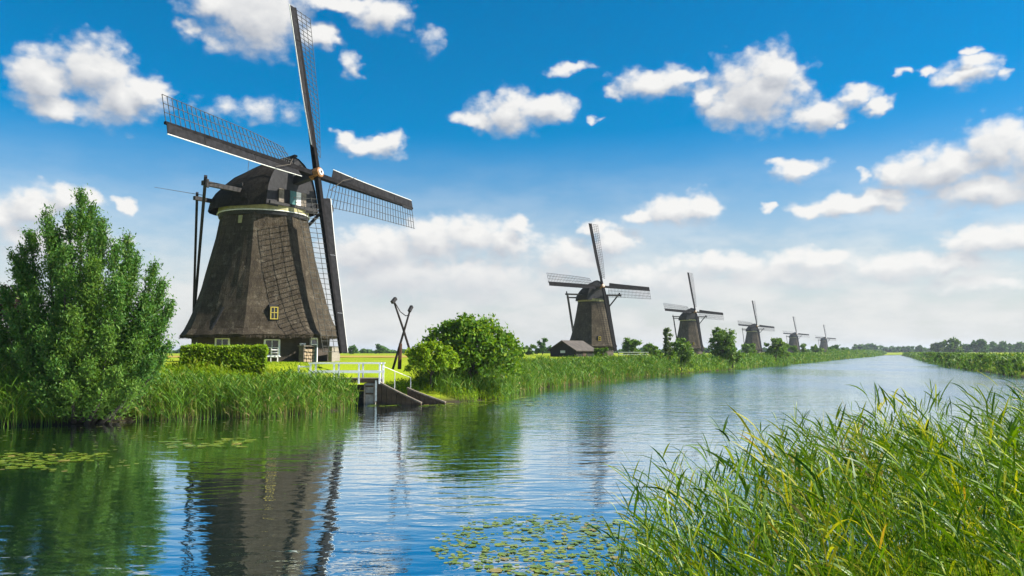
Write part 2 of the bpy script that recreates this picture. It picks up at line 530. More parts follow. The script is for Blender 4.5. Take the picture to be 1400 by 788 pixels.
class MB:
    """Collects simple solids into one mesh."""

    def __init__(s):
        s.v, s.f = [], []

    def add(s, vs, fs):
        b = len(s.v)
        s.v += [tuple(map(float, v)) for v in vs]
        s.f += [tuple(b + i for i in f) for f in fs]
        return s

    def beam(s, p0, p1, w0, h0, w1=None, h1=None, up=(0, 0, 1)):
        p0, p1 = np.array(p0, float), np.array(p1, float)
        w1 = w0 if w1 is None else w1
        h1 = h0 if h1 is None else h1
        d = p1 - p0
        d /= np.linalg.norm(d)
        up = np.array(up, float)
        if abs(d @ up) > .98 * np.linalg.norm(up):
            up = np.array((0, 1, 0), float)
        a = np.cross(d, up)
        a /= np.linalg.norm(a)
        b = np.cross(a, d)
        vs = []
        for p, w, h in ((p0, w0, h0), (p1, w1, h1)):
            for sa, sb in ((-1, -1), (1, -1), (1, 1), (-1, 1)):
                vs.append(p + a * sa * w / 2 + b * sb * h / 2)
        return s.add(vs, [(3, 2, 1, 0), (4, 5, 6, 7), (0, 1, 5, 4), (1, 2, 6, 5), (2, 3, 7, 6), (3, 0, 4, 7)])

    def box(s, lo, hi):
        (x0, y0, z0), (x1, y1, z1) = lo, hi
        return s.add([(x0, y0, z0), (x1, y0, z0), (x1, y1, z0), (x0, y1, z0), (x0, y0, z1), (x1, y0, z1), (x1, y1, z1), (x0, y1, z1)],
                     [(3, 2, 1, 0), (4, 5, 6, 7), (0, 1, 5, 4), (1, 2, 6, 5), (2, 3, 7, 6), (3, 0, 4, 7)])

    def tube(s, pts, rad, n=6, cap=True):
        pts = [np.array(p, float) for p in pts]
        rad = [rad] * len(pts) if np.isscalar(rad) else list(rad)
        vs, fs = [], []
        ref = np.array((.31, .77, .55))
        for i, p in enumerate(pts):
            d = pts[min(i + 1, len(pts) - 1)] - pts[max(i - 1, 0)]
            d /= np.linalg.norm(d) + 1e-9
            a = np.cross(d, ref)
            a /= np.linalg.norm(a) + 1e-9
            b = np.cross(d, a)
            for k in range(n):
                t = 2 * math.pi * k / n
                vs.append(p + (a * math.cos(t) + b * math.sin(t)) * rad[i])
        for i in range(len(pts) - 1):
            for k in range(n):
                k2 = (k + 1) % n
                fs.append((i * n + k, i * n + k2, (i + 1) * n + k2, (i + 1) * n + k))
        if cap:
            fs.append(tuple(range(n - 1, -1, -1)))
            fs.append(tuple((len(pts) - 1) * n + k for k in range(n)))
        return s.add(vs, fs)

    def build(s, name, mat, parent=None, smooth=False):
        me = bpy.data.meshes.new(name)
        me.from_pydata(s.v, [], s.f)
        me.update()
        return add_obj(name, me, mat, parent, smooth)


def tag(o, label=None, cat=None, group=None, kind=None):
    for k, v in (('label', label), ('category', cat), ('group', group), ('kind', kind)):
        if v:
            o[k] = v
    return o


def empty(name, loc=(0, 0, 0), rz=0.0):
    o = bpy.data.objects.new(name, None)
    o.location = tuple(map(float, loc))
    o.rotation_euler = (0, 0, rz)
    o.empty_display_size = .3
    COL.objects.link(o)
    return o


def nrm(a):
    return a / (np.linalg.norm(a, axis=-1, keepdims=True) + 1e-9)


def strips(base, d, length, width, bend, side, K=4, tipw=.08, belly=.0):
    """Tapering blades. bend (n,3) is added times t^2; belly widens the middle."""
    n = len(base)
    t = np.linspace(0, 1, K + 1)
    P = base[:, None, :] + d[:, None, :] * (length[:, None, None] * t[None, :, None]) + bend[:, None, :] * (length[:, None, None] * (t ** 2)[None, :, None])
    prof = (1 - t) * (1 - tipw) + tipw
    if belly:
        prof = np.sin(np.pi * np.clip(t * .86 + .14, 0, 1)) ** .8 * (1 - tipw) + tipw
    W = width[:, None, None] * prof[None, :, None] * .5
    S = side[:, None, :]
    V = np.stack([P - S * W, P + S * W], axis=2).reshape(-1, 3)
    i = np.arange(n)[:, None] * (2 * (K + 1)) + np.arange(K)[None, :] * 2
    Q = np.stack([i, i + 1, i + 3, i + 2], axis=-1).reshape(-1, 4)
    return V, Q


def leaves(c, t, b, L, W):
    """Rhombic leaves: centre, long axis, side axis, sizes."""
    n = len(c)
    L, W = np.broadcast_to(L, n)[:, None] / 2, np.broadcast_to(W, n)[:, None] / 2
    V = np.stack([c - t * L, c + b * W + t * L * .15, c + t * L, c - b * W + t * L * .15], axis=1).reshape(-1, 3)
    Q = np.arange(4 * n).reshape(n, 4)
    return V, Q


def rand_dirs(n, r=rng):
    return nrm(r.normal(size=(n, 3)))


def join(parts):
    Vs, Qs, o = [], [], 0
    for V, Q in parts:
        Vs.append(V)
        Qs.append(Q + o)
        o += len(V)
    return np.concatenate(Vs), np.concatenate(Qs)


# ------------------------------------------------------------------ terrain and water
P2 = lambda p: (float(p[0]), float(p[1]))
LEFT_BANK = [(-120, 22), (-60, 30), P2(gp(0, 583)), P2(gp(100, 581)), P2(gp(200, 575)), P2(gp(350, 570)), P2(gp(440, 564)), P2(gp(478, 559))]
INLET = [(-10.75, 50.6), (-11.2, 57.5), (-9.5, 57.5), (-9.3, 51.2), (-8.5, 51.3), (-6.0, 51.6), P2(gp(606, 552))]
LEFT_BANK2 = [P2(gp(690, 545)), P2(gp(715, 537)), P2(gp(750, 530)), P2(gp(800, 524.5)), P2(gp(860, 518)), P2(gp(920, 512.5)), P2(gp(1000, 506)),
              P2(gp(1080, 498)), P2(gp(1150, 491.5)), P2(gp(1195, 487.6)), P2(gp(1212, 485.2))]
FAR = [P2(gp(1226, 484.6))]
RIGHT_BANK = [P2(gp(1236, 486.4)), P2(gp(1250, 489.5)), P2(gp(1269, 495)), P2(gp(1293, 501)), P2(gp(1345, 509)), P2(gp(1400, 517.5)), (62, 72), (44, 40)]
NEAR_BANK = [(26, 22.5), (14.5, 18), (8.2, 15), (4.4, 12.4), (1.9, 10.2), (.3, 7.6), (-1.2, 4.6), (-6, 1.0), (-40, -16), (-140, -60)]
WATER = np.array(LEFT_BANK + INLET + LEFT_BANK2 + FAR + RIGHT_BANK + NEAR_BANK, float)


def shore(p):
    """Distance from the waterline: positive on land, negative on the water."""
    p = np.asarray(p, float)
    a, b = WATER, np.roll(WATER, -1, 0)
    dmin = np.full(len(p), 1e9)
    inside = np.zeros(len(p), bool)
    for (ax, ay), (bx, by) in zip(a, b):
        vx, vy = bx - ax, by - ay
        t = np.clip(((p[:, 0] - ax) * vx + (p[:, 1] - ay) * vy) / (vx * vx + vy * vy + 1e-12), 0, 1)
        dmin = np.minimum(dmin, np.hypot(p[:, 0] - ax - t * vx, p[:, 1] - ay - t * vy))
        if ay != by:
            c = ((ay > p[:, 1]) != (by > p[:, 1])) & (p[:, 0] < (bx - ax) * (p[:, 1] - ay) / (by - ay) + ax)
            inside ^= c
    return np.where(inside, -dmin, dmin)


MILL = np.array([-19.95, 64.1])


def height(p):
    d = shore(p)
    z = np.interp(d, [-12, -4, -1, 0, .6, 2, 5, 10, 18, 40], [-1.8, -1.4, -.45, 0, .32, .85, 1.5, 2.0, 2.35, 2.4])
    m = np.hypot(p[:, 0] - MILL[0], p[:, 1] - MILL[1])
    k = np.clip((15 - m) / 8, 0, 1)
    k = k * k * (3 - 2 * k)
    z = np.where(d > .5, z * (1 - k) + 2.52 * k, z)
    # lawn that slopes to the sluice bridge
    q = np.clip(1 - np.hypot((p[:, 0] + 11) / 5, (p[:, 1] - 53) / 3.2), 0, 1)
    z = np.where(d > .2, z * (1 - .0 * q), z)
    return z


def hz(x, y):
    return float(height(np.array([[x, y]], float))[0])


def axis(lo, hi, a, b, step, g):
    v = list(np.arange(a, b + step / 2, step))
    s, x = step, v[-1]
    while x < hi:
        s *= g
        x += s
        v.append(min(x, hi))
    s, x = step, v[0]
    while x > lo:
        s *= g
        x -= s
        v.insert(0, max(x, lo))
    return np.array(v)


gx, gy = axis(-6000, 6000, -40, 40, .7, 1.07), axis(-300, 9000, -10, 85, .7, 1.06)
XX, YY = np.meshgrid(gx, gy)
pts = np.stack([XX.ravel(), YY.ravel()], 1)
zz = height(pts)
zz = zz + np.where((zz > .4), np.sin(pts[:, 0] * .9 + pts[:, 1] * .4) * .03 + np.sin(pts[:, 1] * 1.3) * .02, 0)
nx, ny = len(gx), len(gy)
i0 = (np.arange(ny - 1)[:, None] * nx + np.arange(nx - 1)[None, :]).ravel()
tag(add_obj('ground', np_mesh('ground', np.column_stack([pts, zz]), np.stack([i0, i0 + 1, i0 + 1 + nx, i0 + nx], 1)), 'ground_grass', smooth=True),
    'flat green polder land with low grassy canal banks', 'ground', kind='structure')
wm = np_mesh('canal_water', np.array([(-400, -200, 0), (1500, -200, 0), (1500, 2600, 0), (-400, 2600, 0)], float), np.array([[0, 1, 2, 3]]))
tag(add_obj('canal_water', wm, 'canal_water'), 'blue rippled canal water reflecting clouds and windmills', 'water', kind='structure')
fm = MB().box((-130, 118, 2.3), (-2, 170, 2.47)).build('crop_field', 'crop_field')
tag(fm, 'strip of ripe yellow crop field beyond the mill lawn', 'field', kind='structure')


# ------------------------------------------------------------------ windmills
def make_mill(base, oct_az, psi, tau, roll, label, detail=2, hub_h=14.65, rpsi=None, slim=1.0):
    root = empty('windmill', base)
    tag(root, label, 'windmill', 'thatched windmills along the canal')
    r_ = np.random.default_rng(int(abs(base[0]) * 10) + 3)
    OA = R(oct_az)                       # azimuth of one facet's normal, from -Y towards +X

    def pol(az, r, z):
        r = r * slim
        return (math.sin(az) * r, -math.cos(az) * r, z)

    def facet(k, u, q, z):
        """Point on the brick facet k: u along it (viewer's right), q outwards."""
        az = OA + k * math.pi / 4
        n = np.array((math.sin(az), -math.cos(az), 0))
        t = np.array((math.cos(az), math.sin(az), 0))
        return n * (4.96 + q) * slim + t * u + np.array((0, 0, z))

    # brick base
    m = MB()
    Rb = 5.36
    cs = [OA + R(22.5) + k * math.pi / 4 for k in range(8)]
    vs = [pol(a, Rb, z) for z in (-.7, 2.2) for a in cs]
    m.add(vs, [(k, (k + 1) % 8, 8 + (k + 1) % 8, 8 + k) for k in range(8)] + [tuple(range(8, 16))])
    m.build('brick_base', 'base_brick', root)

    # thatched body, eight slightly rounded facets, flared skirt
    prof = [(1.87, 6.28), (2.05, 6.36), (2.5, 6.02), (3.1, 5.72), (3.8, 5.44), (4.7, 5.12), (5.8, 4.80), (7.0, 4.47), (8.4, 4.12), (9.8, 3.80), (11.8, 3.44)]
    cols = 8 if detail > 1 else 3
    V, Fc = [], []
    nc = 8 * cols
    prof2 = [(2.0, 5.1), (1.93, 5.9)] + prof
    for i, (z, r) in enumerate(prof2):
        ap = r * math.cos(R(22.5))
        for j in range(nc):
            a = j * 2 * math.pi / nc - R(22.5)
            loc = ((math.degrees(a) + 22.5) % 45) - 22.5
            rp = ap / math.cos(R(loc))
            rr = rp * .82 + (ap * 1.03) * .18
            jit = r_.normal() * (.018 if i > 2 else .012)
            V.append(pol(OA + a, rr + jit, z + (r_.normal() * .035 if 1 <= i <= 3 else 0)))
    for i in range(len(prof2) - 1):
        for j in range(nc):
            j2 = (j + 1) % nc
            Fc.append((i * nc + j, i * nc + j2, (i + 1) * nc + j2, (i + 1) * nc + j))
    Fc.append(tuple((len(prof2) - 1) * nc + j for j in range(nc)))
    MB().add(V, Fc).build('thatched_body', 'thatch', root, smooth=False)

    if detail > 1:
        nf = 1500                          # cut straw ends along the eaves
        a = r_.random(nf) * 2 * math.pi
        loc = ((np.degrees(a) + 22.5) % 45) - 22.5
        ap = 6.30 * math.cos(R(22.5))
        rr = (ap / np.cos(np.radians(loc))) * .82 + ap * 1.03 * .18 - .10 * r_.random(nf)
        bp_ = np.stack([np.sin(OA + a) * rr, -np.cos(OA + a) * rr, 1.98 + .05 * r_.random(nf)], 1)
        dd = nrm(np.stack([np.sin(OA + a) * .5, -np.cos(OA + a) * .5, -np.ones(nf)], 1) + r_.normal(size=(nf, 3)) * .25)
        sd2 = np.stack([np.cos(OA + a), np.sin(OA + a), 0 * a], 1)
        Vf, Qf = strips(bp_, dd, .12 + .16 * r_.random(nf), np.full(nf, .05), np.zeros((nf, 3)), sd2, 1, .5)
        fo_ = add_obj('straw_fringe', np_mesh('straw_fringe', Vf, Qf), 'thatch', root)
        fo_['kind'] = 'stuff'

    def ring(name, mat, rows, n=40):
        vv = [pol(2 * math.pi * k / n, r, z) for (r, z) in rows for k in range(n)]
        ff = [(i * n + k, i * n + (k + 1) % n, (i + 1) * n + (k + 1) % n, (i + 1) * n + k) for i in range(len(rows) - 1) for k in range(n)]
        ff.append(tuple((len(rows) - 1) * n + k for k in range(n)))
        return MB().add(vv, ff).build(name, mat, root, smooth=False)

    ring('dark_collar', 'tarred_wood', [(3.15, 11.25), (3.45, 11.3), (3.53, 11.58), (3.1, 11.6)])
    ring('cream_band', 'cream_paint', [(3.38, 11.59), (3.53, 11.62), (3.48, 12.16), (3.1, 12.18)])
    if detail > 1:
        ring('white_moulding', 'weathered_white', [(3.49, 11.585), (3.59, 11.595), (3.59, 11.65), (3.49, 11.66)])

    # cap
    ps = R(psi)
    A = np.array((math.sin(ps), -math.cos(ps), 0.0))      # towards the sails
    B = np.array((math.cos(ps), math.sin(ps), 0.0))
    Z = np.array((0, 0, 1.0))
    C = lambda a, b, z: A * a + B * b + Z * z
    CS = lambda a, b, z: C(a * slim, b * slim, z)
    st = [(-4.3, .5, .35), (-4.1, 1.5, .8), (-3.7, 2.35, 1.4), (-3.0, 3.0, 2.0), (-2.05, 3.45, 2.6), (-.95, 3.68, 3.1), (.3, 3.68, 3.5), (1.5, 3.42, 3.75), (2.6, 3.0, 3.92), (3.3, 2.65, 4.0)]
    nb = 14
    V, Fc = [], []
    for a, w, h in st:
        for k in range(nb + 1):
            th = math.pi * k / nb
            cx = math.cos(th)
            sx = math.sin(th)
            b = w * math.copysign(abs(cx) ** 1.05, cx)
            z = 12.12 + h * sx ** 1.08 + (.0 if k in (0, nb) else 0)
            if k in (0, nb):
                b *= 1.02
                z -= .22
            V.append(CS(a, b, z) + r_.normal(size=3) * .02)
    for i in range(len(st) - 1):
        for k in range(nb):
            Fc.append((i * (nb + 1) + k, i * (nb + 1) + k + 1, (i + 1) * (nb + 1) + k + 1, (i + 1) * (nb + 1) + k))
    Fc.append(tuple(range(nb, -1, -1)))
    MB().add(V, Fc).build('cap', 'cap_thatch', root, smooth=True)
    # boarded front of the cap
    fr = MB()
    ofs = len(st) - 1
    last = [np.array(V[ofs * (nb + 1) + k]) - A * .12 for k in range(nb + 1)]
    fr.add(last, [tuple(range(nb + 1))])
    fr.build('cap_front', 'tarred_wood', root)
    if detail > 1:
        for b0, b1, mt in ((-1.45, -.95, 'old_wood'), (-.92, -.35, 'board_grey'), (-.32, .30, 'teal_paint'), (.33, .8, 'weathered_white'), (.83, 1.35, 'old_wood')):
            p = MB()
            p.beam(C(3.28, (b0 + b1) / 2, 12.3), C(3.28, (b0 + b1) / 2, 13.35), b1 - b0, .06, up=tuple(A))
            p.build('front_board', mt, root)
        # storm plank and ridge tuft
        MB().beam(C(3.45, -2.5, 12.12), C(3.45, 2.5, 12.12), .16, .22).build('sill_beam', 'dark_wood', root)
        MB().beam(C(2.3, 0, 16.0), C(3.5, 0, 16.15), .3, .16).build('ridge_board', 'tarred_wood', root)
        for sb in (-1, 1):
            MB().beam(C(-1.2, 3.3 * sb, 12.75), C(1.2, 3.1 * sb, 13.35), .1, .75, up=(0, 0, 1)).build('side_board', 'dark_wood', root)
        MB().tube([C(-2.5, .4, 14.0), C(-2.55, .4, 16.0), C(-2.4, .45, 17.6)], [.035, .025, .012], 5).build('lightning_rod', 'metal_grey', root)
        MB().tube([C(-3.0, -3.3, 13.1), C(-5.2, -6.3, 13.5)], [.03, .015], 5).build('spar_rod', 'metal_grey', root)
    # long and short cross beams, braces, tail pole
    la, lz, ll = 1.0, 13.1, 6.6
    sa, sz, sl = -2.5, 12.65, 4.7
    MB().beam(C(la, -ll, lz), C(la, ll, lz), .30, .34).build('long_cross_beam', 'dark_wood', root)
    MB().beam(C(sa, -sl, sz), C(sa, sl, sz), .28, .30).build('short_cross_beam', 'dark_wood', root)
    foot = C(-8.2, 0, .9)
    MB().beam(C(-3.6, 0, 12.2), foot, .36, .40, .30, .34).build('tail_pole', 'tarred_wood', root)
    for s in (-1, 1):
        p0 = C(la, s * (ll - .25), lz + .55)
        MB().beam(p0, foot + B * s * .28 + Z * 1.0, .22, .24, .18, .2).build('long_brace', 'tarred_wood', root)
        p0 = C(sa, s * (sl - .25), sz + .45)
        MB().beam(p0, foot + B * s * .24 + Z * 2.6, .2, .22, .18, .18).build('short_brace', 'tarred_wood', root)
        MB().beam(C(la + .18, s * (ll - .25), lz - .3), C(la + .18, s * (ll - .25), lz + .3), .12, .5).build('beam_bolster', 'dark_wood', root)
    fw = C(-7.3, 0, 4.3)
    MB().beam(fw - B * .8, fw + B * .8, .14, .16).build('tail_tie', 'tarred_wood', root)
    if detail > 1:
        w = MB()
        for k in range(10):
            a0 = 2 * math.pi * k / 10
            c0 = foot + Z * .35 + A * .45
            w.beam(c0, c0 + (B * math.cos(a0) + Z * math.sin(a0)) * .75, .06, .06)
        w.tube([foot + Z * .35 + A * .2, foot + Z * .35 + A * .6], .18, 8)
        w.build('capstan_wheel', 'old_wood', root)

    # rotor
    ta, ro = R(tau), R(roll)
    n = A * math.cos(ta) + Z * math.sin(ta)
    rp = R(psi if rpsi is None else rpsi)
    A2 = np.array((math.sin(rp), -math.cos(rp), 0.0))
    n = A2 * math.cos(ta) + Z * math.sin(ta)
    u = np.array((math.cos(rp), math.sin(rp), 0.0))
    v = np.cross(u, n) * -1
    if v[2] < 0:
        v = -v
    hub = (A2 if detail > 1 else A) * 5.05 + Z * hub_h
    MB().beam(hub - n * 2.6, hub + n * .1, .62, .62, up=tuple(v)).build('windshaft', 'tarred_wood', root)
    hb = MB()
    hb.tube([hub - n * .35, hub + n * .52], [.46, .40], 8)
    hb.build('hub', 'hub_wood', root)
    hf = MB()
    hf.tube([hub + n * .52, hub + n * .60], [.27, .25], 8)
    hf.build('hub_plate', 'weathered_white', root)
    hf = MB()
    hf.tube([hub + n * .60, hub + n * .63], [.12, .12], 8)
    hf.build('hub_bolt', 'dark_wood', root)
    LEN = 14.3
    tw = lambda r: math.tan(R(np.interp(r, [1.8, 6, 14.3], [27, 13, 3])))
    for k in range(4):
        a = ro + k * math.pi / 2
        d = -math.sin(a) * u + math.cos(a) * v
        e = -math.cos(a) * u - math.sin(a) * v          # leading side
        o = hub + n * (.16 if k % 2 == 0 else -.14)
        pt = lambda r, s_, q=0.0: o + d * r + e * s_ + n * (q + s_ * tw(r))
        sail = MB().beam(o - d * .3, o + d * LEN, .40, .40, .17, .17, up=tuple(n)).build('sail', 'stock_wood', root)
        rs = np.linspace(2.05, LEN - .05, 9)
        # leading boards (three lengths) with a white leading edge
        for i0, i1 in ((0, 3), (3, 6), (6, 8)) if detail > 1 else ((0, 8),):
            m = MB()
            vv, ff = [], []
            for i in range(i0, i1 + 1):
                r = rs[i] + (.02 if i == i0 else -.02 if i == i1 else 0)
                vv += [pt(r, .06, .09), pt(r, .74, .05), pt(r, .74, .01), pt(r, .06, .05)]
            k4 = i1 - i0
            for i in range(k4):
                for c in range(4):
                    c2 = (c + 1) % 4
                    ff.append((i * 4 + c, i * 4 + c2, i * 4 + 4 + c2, i * 4 + 4 + c))
            ff += [(3, 2, 1, 0), (k4 * 4, k4 * 4 + 1, k4 * 4 + 2, k4 * 4 + 3)]
            m.add(vv, ff).build('leading_board', 'board_grey' if detail > 1 else 'stock_wood', sail)
        m = MB()
        vv, ff = [], []
        for r in rs:
            vv += [pt(r, .745, .06), pt(r, .785, .06), pt(r, .785, -.01), pt(r, .745, -.01)]
        for i in range(8):
            for c in range(4):
                c2 = (c + 1) % 4
                ff.append((i * 4 + c, i * 4 + c2, i * 4 + 4 + c2, i * 4 + 4 + c))
        ff += [(3, 2, 1, 0), (32, 33, 34, 35)]
        m.add(vv, ff).build('edge_strip', 'weathered_white' if detail > 1 else 'stock_wood', sail)
        # lattice
        th = .036 if detail > 1 else .045
        bars = np.linspace(2.15, LEN - .1, 31 if detail > 0 else 16)
        one = MB()
        for r in bars:
            mb = MB() if detail > 1 else one
            mb.beam(pt(r, .05), pt(r, -1.98), th, th, up=tuple(n))
            if detail > 1:
                mb.build('cross_lath', 'lath_wood', sail)
        for s_ in (-.72, -1.34, -1.95):
            mb = MB() if detail > 1 else one
            for i in range(8):
                mb.beam(pt(rs[i], s_, .045), pt(rs[i + 1], s_, .045), th, th * .8, up=tuple(n))
            if detail > 1:
                mb.build('long_lath', 'lath_wood', sail)
        if detail <= 1:
            one.build('lattice', 'stock_wood', sail)
        elif k in (1, 3):
            # rolled sail cloth rope that runs slantwise over the stock
            MB().tube([pt(2.1, -.8, .2), pt(3.2, .1, .35), pt(5.0, .75, .3)], [.035, .03, .03], 5).build('cloth_rope', 'rope', sail)
            m = MB()
            for i in range(7):
                r = (2.3 if k == 1 else 12.4) + i * .24
                m.beam(pt(r, -.05, .12), pt(r, -.32, .2), .09, .09)
            m.build('cleats', 'dark_wood', sail)

    # openings in the brick base and the thatch
    def window(k, uc, z0, w, h, frame='white_paint', q0=.0, cols=2, rows=2, name='window'):
        f = MB()
        p = lambda u_, z_, q_=0.0: facet(k, uc + u_, q0 + q_, z_)
        nn = tuple(facet(k, 0, 1, 0) - facet(k, 0, 0, 0))
        t = .07
        f.beam(p(-w / 2, z0), p(-w / 2, z0 + h), .14, t, up=nn)
        f.beam(p(w / 2, z0), p(w / 2, z0 + h), .14, t, up=nn)
        f.beam(p(-w / 2 - t / 2, z0 + h), p(w / 2 + t / 2, z0 + h), t * 1.1, .15, up=nn)
        f.beam(p(-w / 2 - t / 2, z0), p(w / 2 + t / 2, z0), t * 1.1, .15, up=nn)
        for i in range(1, rows):
            f.beam(p(-w / 2, z0 + h * i / rows), p(w / 2, z0 + h * i / rows), .04, .10, up=nn)
        for i in range(1, cols):
            f.beam(p(-w / 2 + w * i / cols, z0), p(-w / 2 + w * i / cols, z0 + h), .04, .09, up=nn)
        fo = f.build(name, frame, root)
        for i in range(cols):
            for j in range(rows):
                g = MB()
                u0, u1 = -w / 2 + w * i / cols, -w / 2 + w * (i + 1) / cols
                zz0 = z0 + h * j / rows
                g.beam(p((u0 + u1) / 2, zz0, .012), p((u0 + u1) / 2, zz0 + h / rows, .012), (u1 - u0), .012, up=nn)
                g.build('pane', 'glass_dark', fo)
        s_ = MB().beam(p(-w / 2 - .1, z0 - .07, .05), p(w / 2 + .1, z0 - .07, .05), .22, .07, up=(0, 0, 1))
        s_.build('sill', frame, fo)
        return fo

    if detail > 1:
        window(0, -.15, .52, 1.05, 1.15)
        window(-1, .1, .55, 1.15, 1.2)
        window(1, -1.95, .8, .55, .6, cols=1)
        # door
        nn = tuple(facet(1, 0, 1, 0) - facet(1, 0, 0, 0))
        dr = MB().beam(facet(1, -.45, .03, .0), facet(1, -.45, .03, 1.78), .80, .07, up=nn).build('door', 'green_paint', root)
        fr = MB()
        for s in (-.9, 0.0):
            fr.beam(facet(1, s, .05, .0), facet(1, s, .05, 1.86), .10, .12, up=nn)
        fr.beam(facet(1, -.95, .052, 1.8), facet(1, .05, .052, 1.8), .10, .124, up=(0, 0, 1))
        fr.beam(facet(1, -.95, .054, 1.34), facet(1, .05, .054, 1.34), .10, .06, up=(0, 0, 1))
        fr.build('frame', 'white_paint', dr)
        MB().beam(facet(1, -.2, .09, .85), facet(1, -.1, .09, .85), .06, .04).build('handle', 'metal_grey', dr)
        MB().beam(facet(1, -.45, .066, 1.40), facet(1, -.45, .066, 1.72), .72, .02, up=nn).build('fanlight', 'glass_dark', dr)

    # yellow dormer window let into the thatch of the front facet
    def thatch_q(z, k=0):
        return np.interp(z, [p_[0] for p_ in prof[1:]], [p_[1] for p_ in prof[1:]]) * math.cos(R(22.5)) - 4.96

    if detail > 0:
        kf = 0
        z0 = 3.15
        q = thatch_q(z0) + .07
        nn = facet(kf, 0, 1, 0) - facet(kf, 0, 0, 0)
        dm = MB()
        P0 = lambda u_, z_, q_: facet(kf, -.12 + u_, q_, z_)
        qq = q - .02
        dm.add([P0(-.34, z0 - .1, qq - .9), P0(.34, z0 - .1, qq - .9), P0(.34, z0 - .1, qq), P0(-.34, z0 - .1, qq),
                P0(-.34, z0 + 1.25, qq - .9), P0(.34, z0 + 1.25, qq - .9), P0(.34, z0 + 1.05, qq), P0(-.34, z0 + 1.05, qq)],
               [(3, 2, 1, 0), (4, 5, 6, 7), (0, 1, 5, 4), (1, 2, 6, 5), (2, 3, 7, 6), (3, 0, 4, 7)])
        do = dm.build('dormer', 'dark_wood', root)
        f = MB()
        for s in (-.25, 0, .25):
            f.beam(P0(s, z0 + .08, q + .02), P0(s, z0 + .9, q + .02), .07 if s else .04, .08, up=tuple(nn))
        for zz_ in (.06, .52, .92):
            f.beam(P0(-.29, z0 + zz_, q + .025), P0(.29, z0 + zz_, q + .025), .09, .06 if zz_ != .52 else .05, up=(0, 0, 1))
        f.build('window_frame', 'yellow_paint', do)
        MB().beam(P0(0, z0 + .08, q - .005), P0(0, z0 + .9, q - .005), .5, .03, up=tuple(nn)).build('pane', 'glass_dark', do)
    if detail > 1:
        # little cream hatch under the cap and slim shutter on the shaded facet
        q = thatch_q(10.9)
        MB().beam(facet(-1, .2, q + .03, 10.6), facet(-1, .2, q - .02, 11.2), .32, .14, up=tuple(facet(-1, 0, 1, 0) - facet(-1, 0, 0, 0))).build('hatch', 'cream_paint', root)
        q0, q1 = thatch_q(2.4), thatch_q(4.1)
        MB().beam(facet(-1, -.35, q0 + .02, 2.4), facet(-1, .15, q1 + .02, 4.1), .16, .06, up=tuple(facet(-1, 0, 1, 0) - facet(-1, 0, 0, 0))).build('thatch_hook', 'dark_wood', root)
    return root


make_mill((*MILL, 2.5), 28, 58, 11.6, -1.6, 'large thatched octagonal windmill with yellow dormer window, behind the clipped hedge', 2, rpsi=65)
# the rest of the row, placed by where their hubs stand
for (hx_, hy_), oct_, cap_, rot_, tau_, roll_, det_, lab_ in (
        ((18.97, 169.2), 16.5, 20, 36, 15, -1.0, 1, 'thatched windmill standing behind the dark barn with brown roof'),
        ((63.2, 277.7), 9.7, 14, 34, 14, -2.9, 1, 'thatched windmill between the pale slim tree and round leafy tree'),
        ((131.8, 433.5), 6, 12, 33, 13.3, -3.4, 1, 'thatched windmill, fourth in the row from the clipped hedge'),
        ((222.8, 631.3), 2, 8, 29, 14, -3.3, 0, 'small distant thatched windmill, fifth in the row from the clipped hedge'),
        ((321.9, 826.9), 0, 5, 26, 13, -3.3, 0, 'smallest, most distant thatched windmill at the end of the row')):
    make_mill((hx_ - math.sin(R(cap_)) * 5.05, hy_ + math.cos(R(cap_)) * 5.05, 2.4), oct_, cap_, tau_, roll_, lab_, det_, rpsi=rot_, slim=.86)


# ------------------------------------------------------------------ things by the big mill
def garden_chair(loc, rz):
    o = empty('garden_chair', loc, rz)
    tag(o, 'white garden chair on the lawn in front of the mill window', 'chair')
    MB().beam((0, -.26, .42), (0, .24, .40), .52, .05, up=(0, 0, 1)).build('seat', 'weathered_white', o)
    b = MB()
    for s in (-.24, .24):
        b.beam((s, .22, .40), (s, .42, 1.05), .05, .05)
    for t in (.2, .5, .8):
        b.beam((-.24, .22 + .2 * t, .40 + .65 * t), (.24, .22 + .2 * t, .40 + .65 * t), .03, .14, up=(0, -.9, .3))
    b.build('backrest', 'weathered_white', o)
    for sx in (-.24, .24):
        for sy, dy in ((-.24, -.06), (.22, .10)):
            MB().beam((sx, sy, .43), (sx, sy + dy, -.03), .05, .05).build('leg', 'weathered_white', o)
        MB().beam((sx, -.26, .64), (sx, .30, .66), .06, .04).build('armrest', 'weathered_white', o)
    return o


def mill_spot(az, r):
    return MILL[0] + math.sin(R(az)) * r, MILL[1] - math.cos(R(az)) * r


cx_, cy_ = mill_spot(25.5, 6.5)
garden_chair((cx_, cy_, 2.50), R(200))
# firewood rack left of the door, on the door facet
fx, fy = mill_spot(51, 5.95)
o = empty('firewood_rack', (fx, fy, 2.5), R(66))
tag(o, 'small wooden rack filled with cut logs left of the green mill door', 'firewood')
for s in (-.62, .62):
    MB().box((s - .05, -.22, -.05), (s + .05, .22, 1.18)).build('post', 'old_wood', o)
MB().box((-.75, -.3, 1.182), (.75, .3, 1.26)).build('lid', 'old_wood', o)
for i in range(5):
    for j in range(4):
        r = .12
        c = np.array((-.46 + i * .23, -.02, .13 + j * .25))
        MB().tube([c + (0, -.2 - .03 * ((i + j) % 2), 0), c + (0, .2, 0)], r, 8).build('log', 'log_end', o)
fx, fy = mill_spot(84, 6.0)
o = empty('brick_wall', (fx, fy, 2.5), R(78))
tag(o, 'low pale brick wall beside the green mill door under the sail', 'wall')
MB().box((-.75, -.15, -.1), (.75, .15, 1.12)).build('wall', 'pale_brick', o)
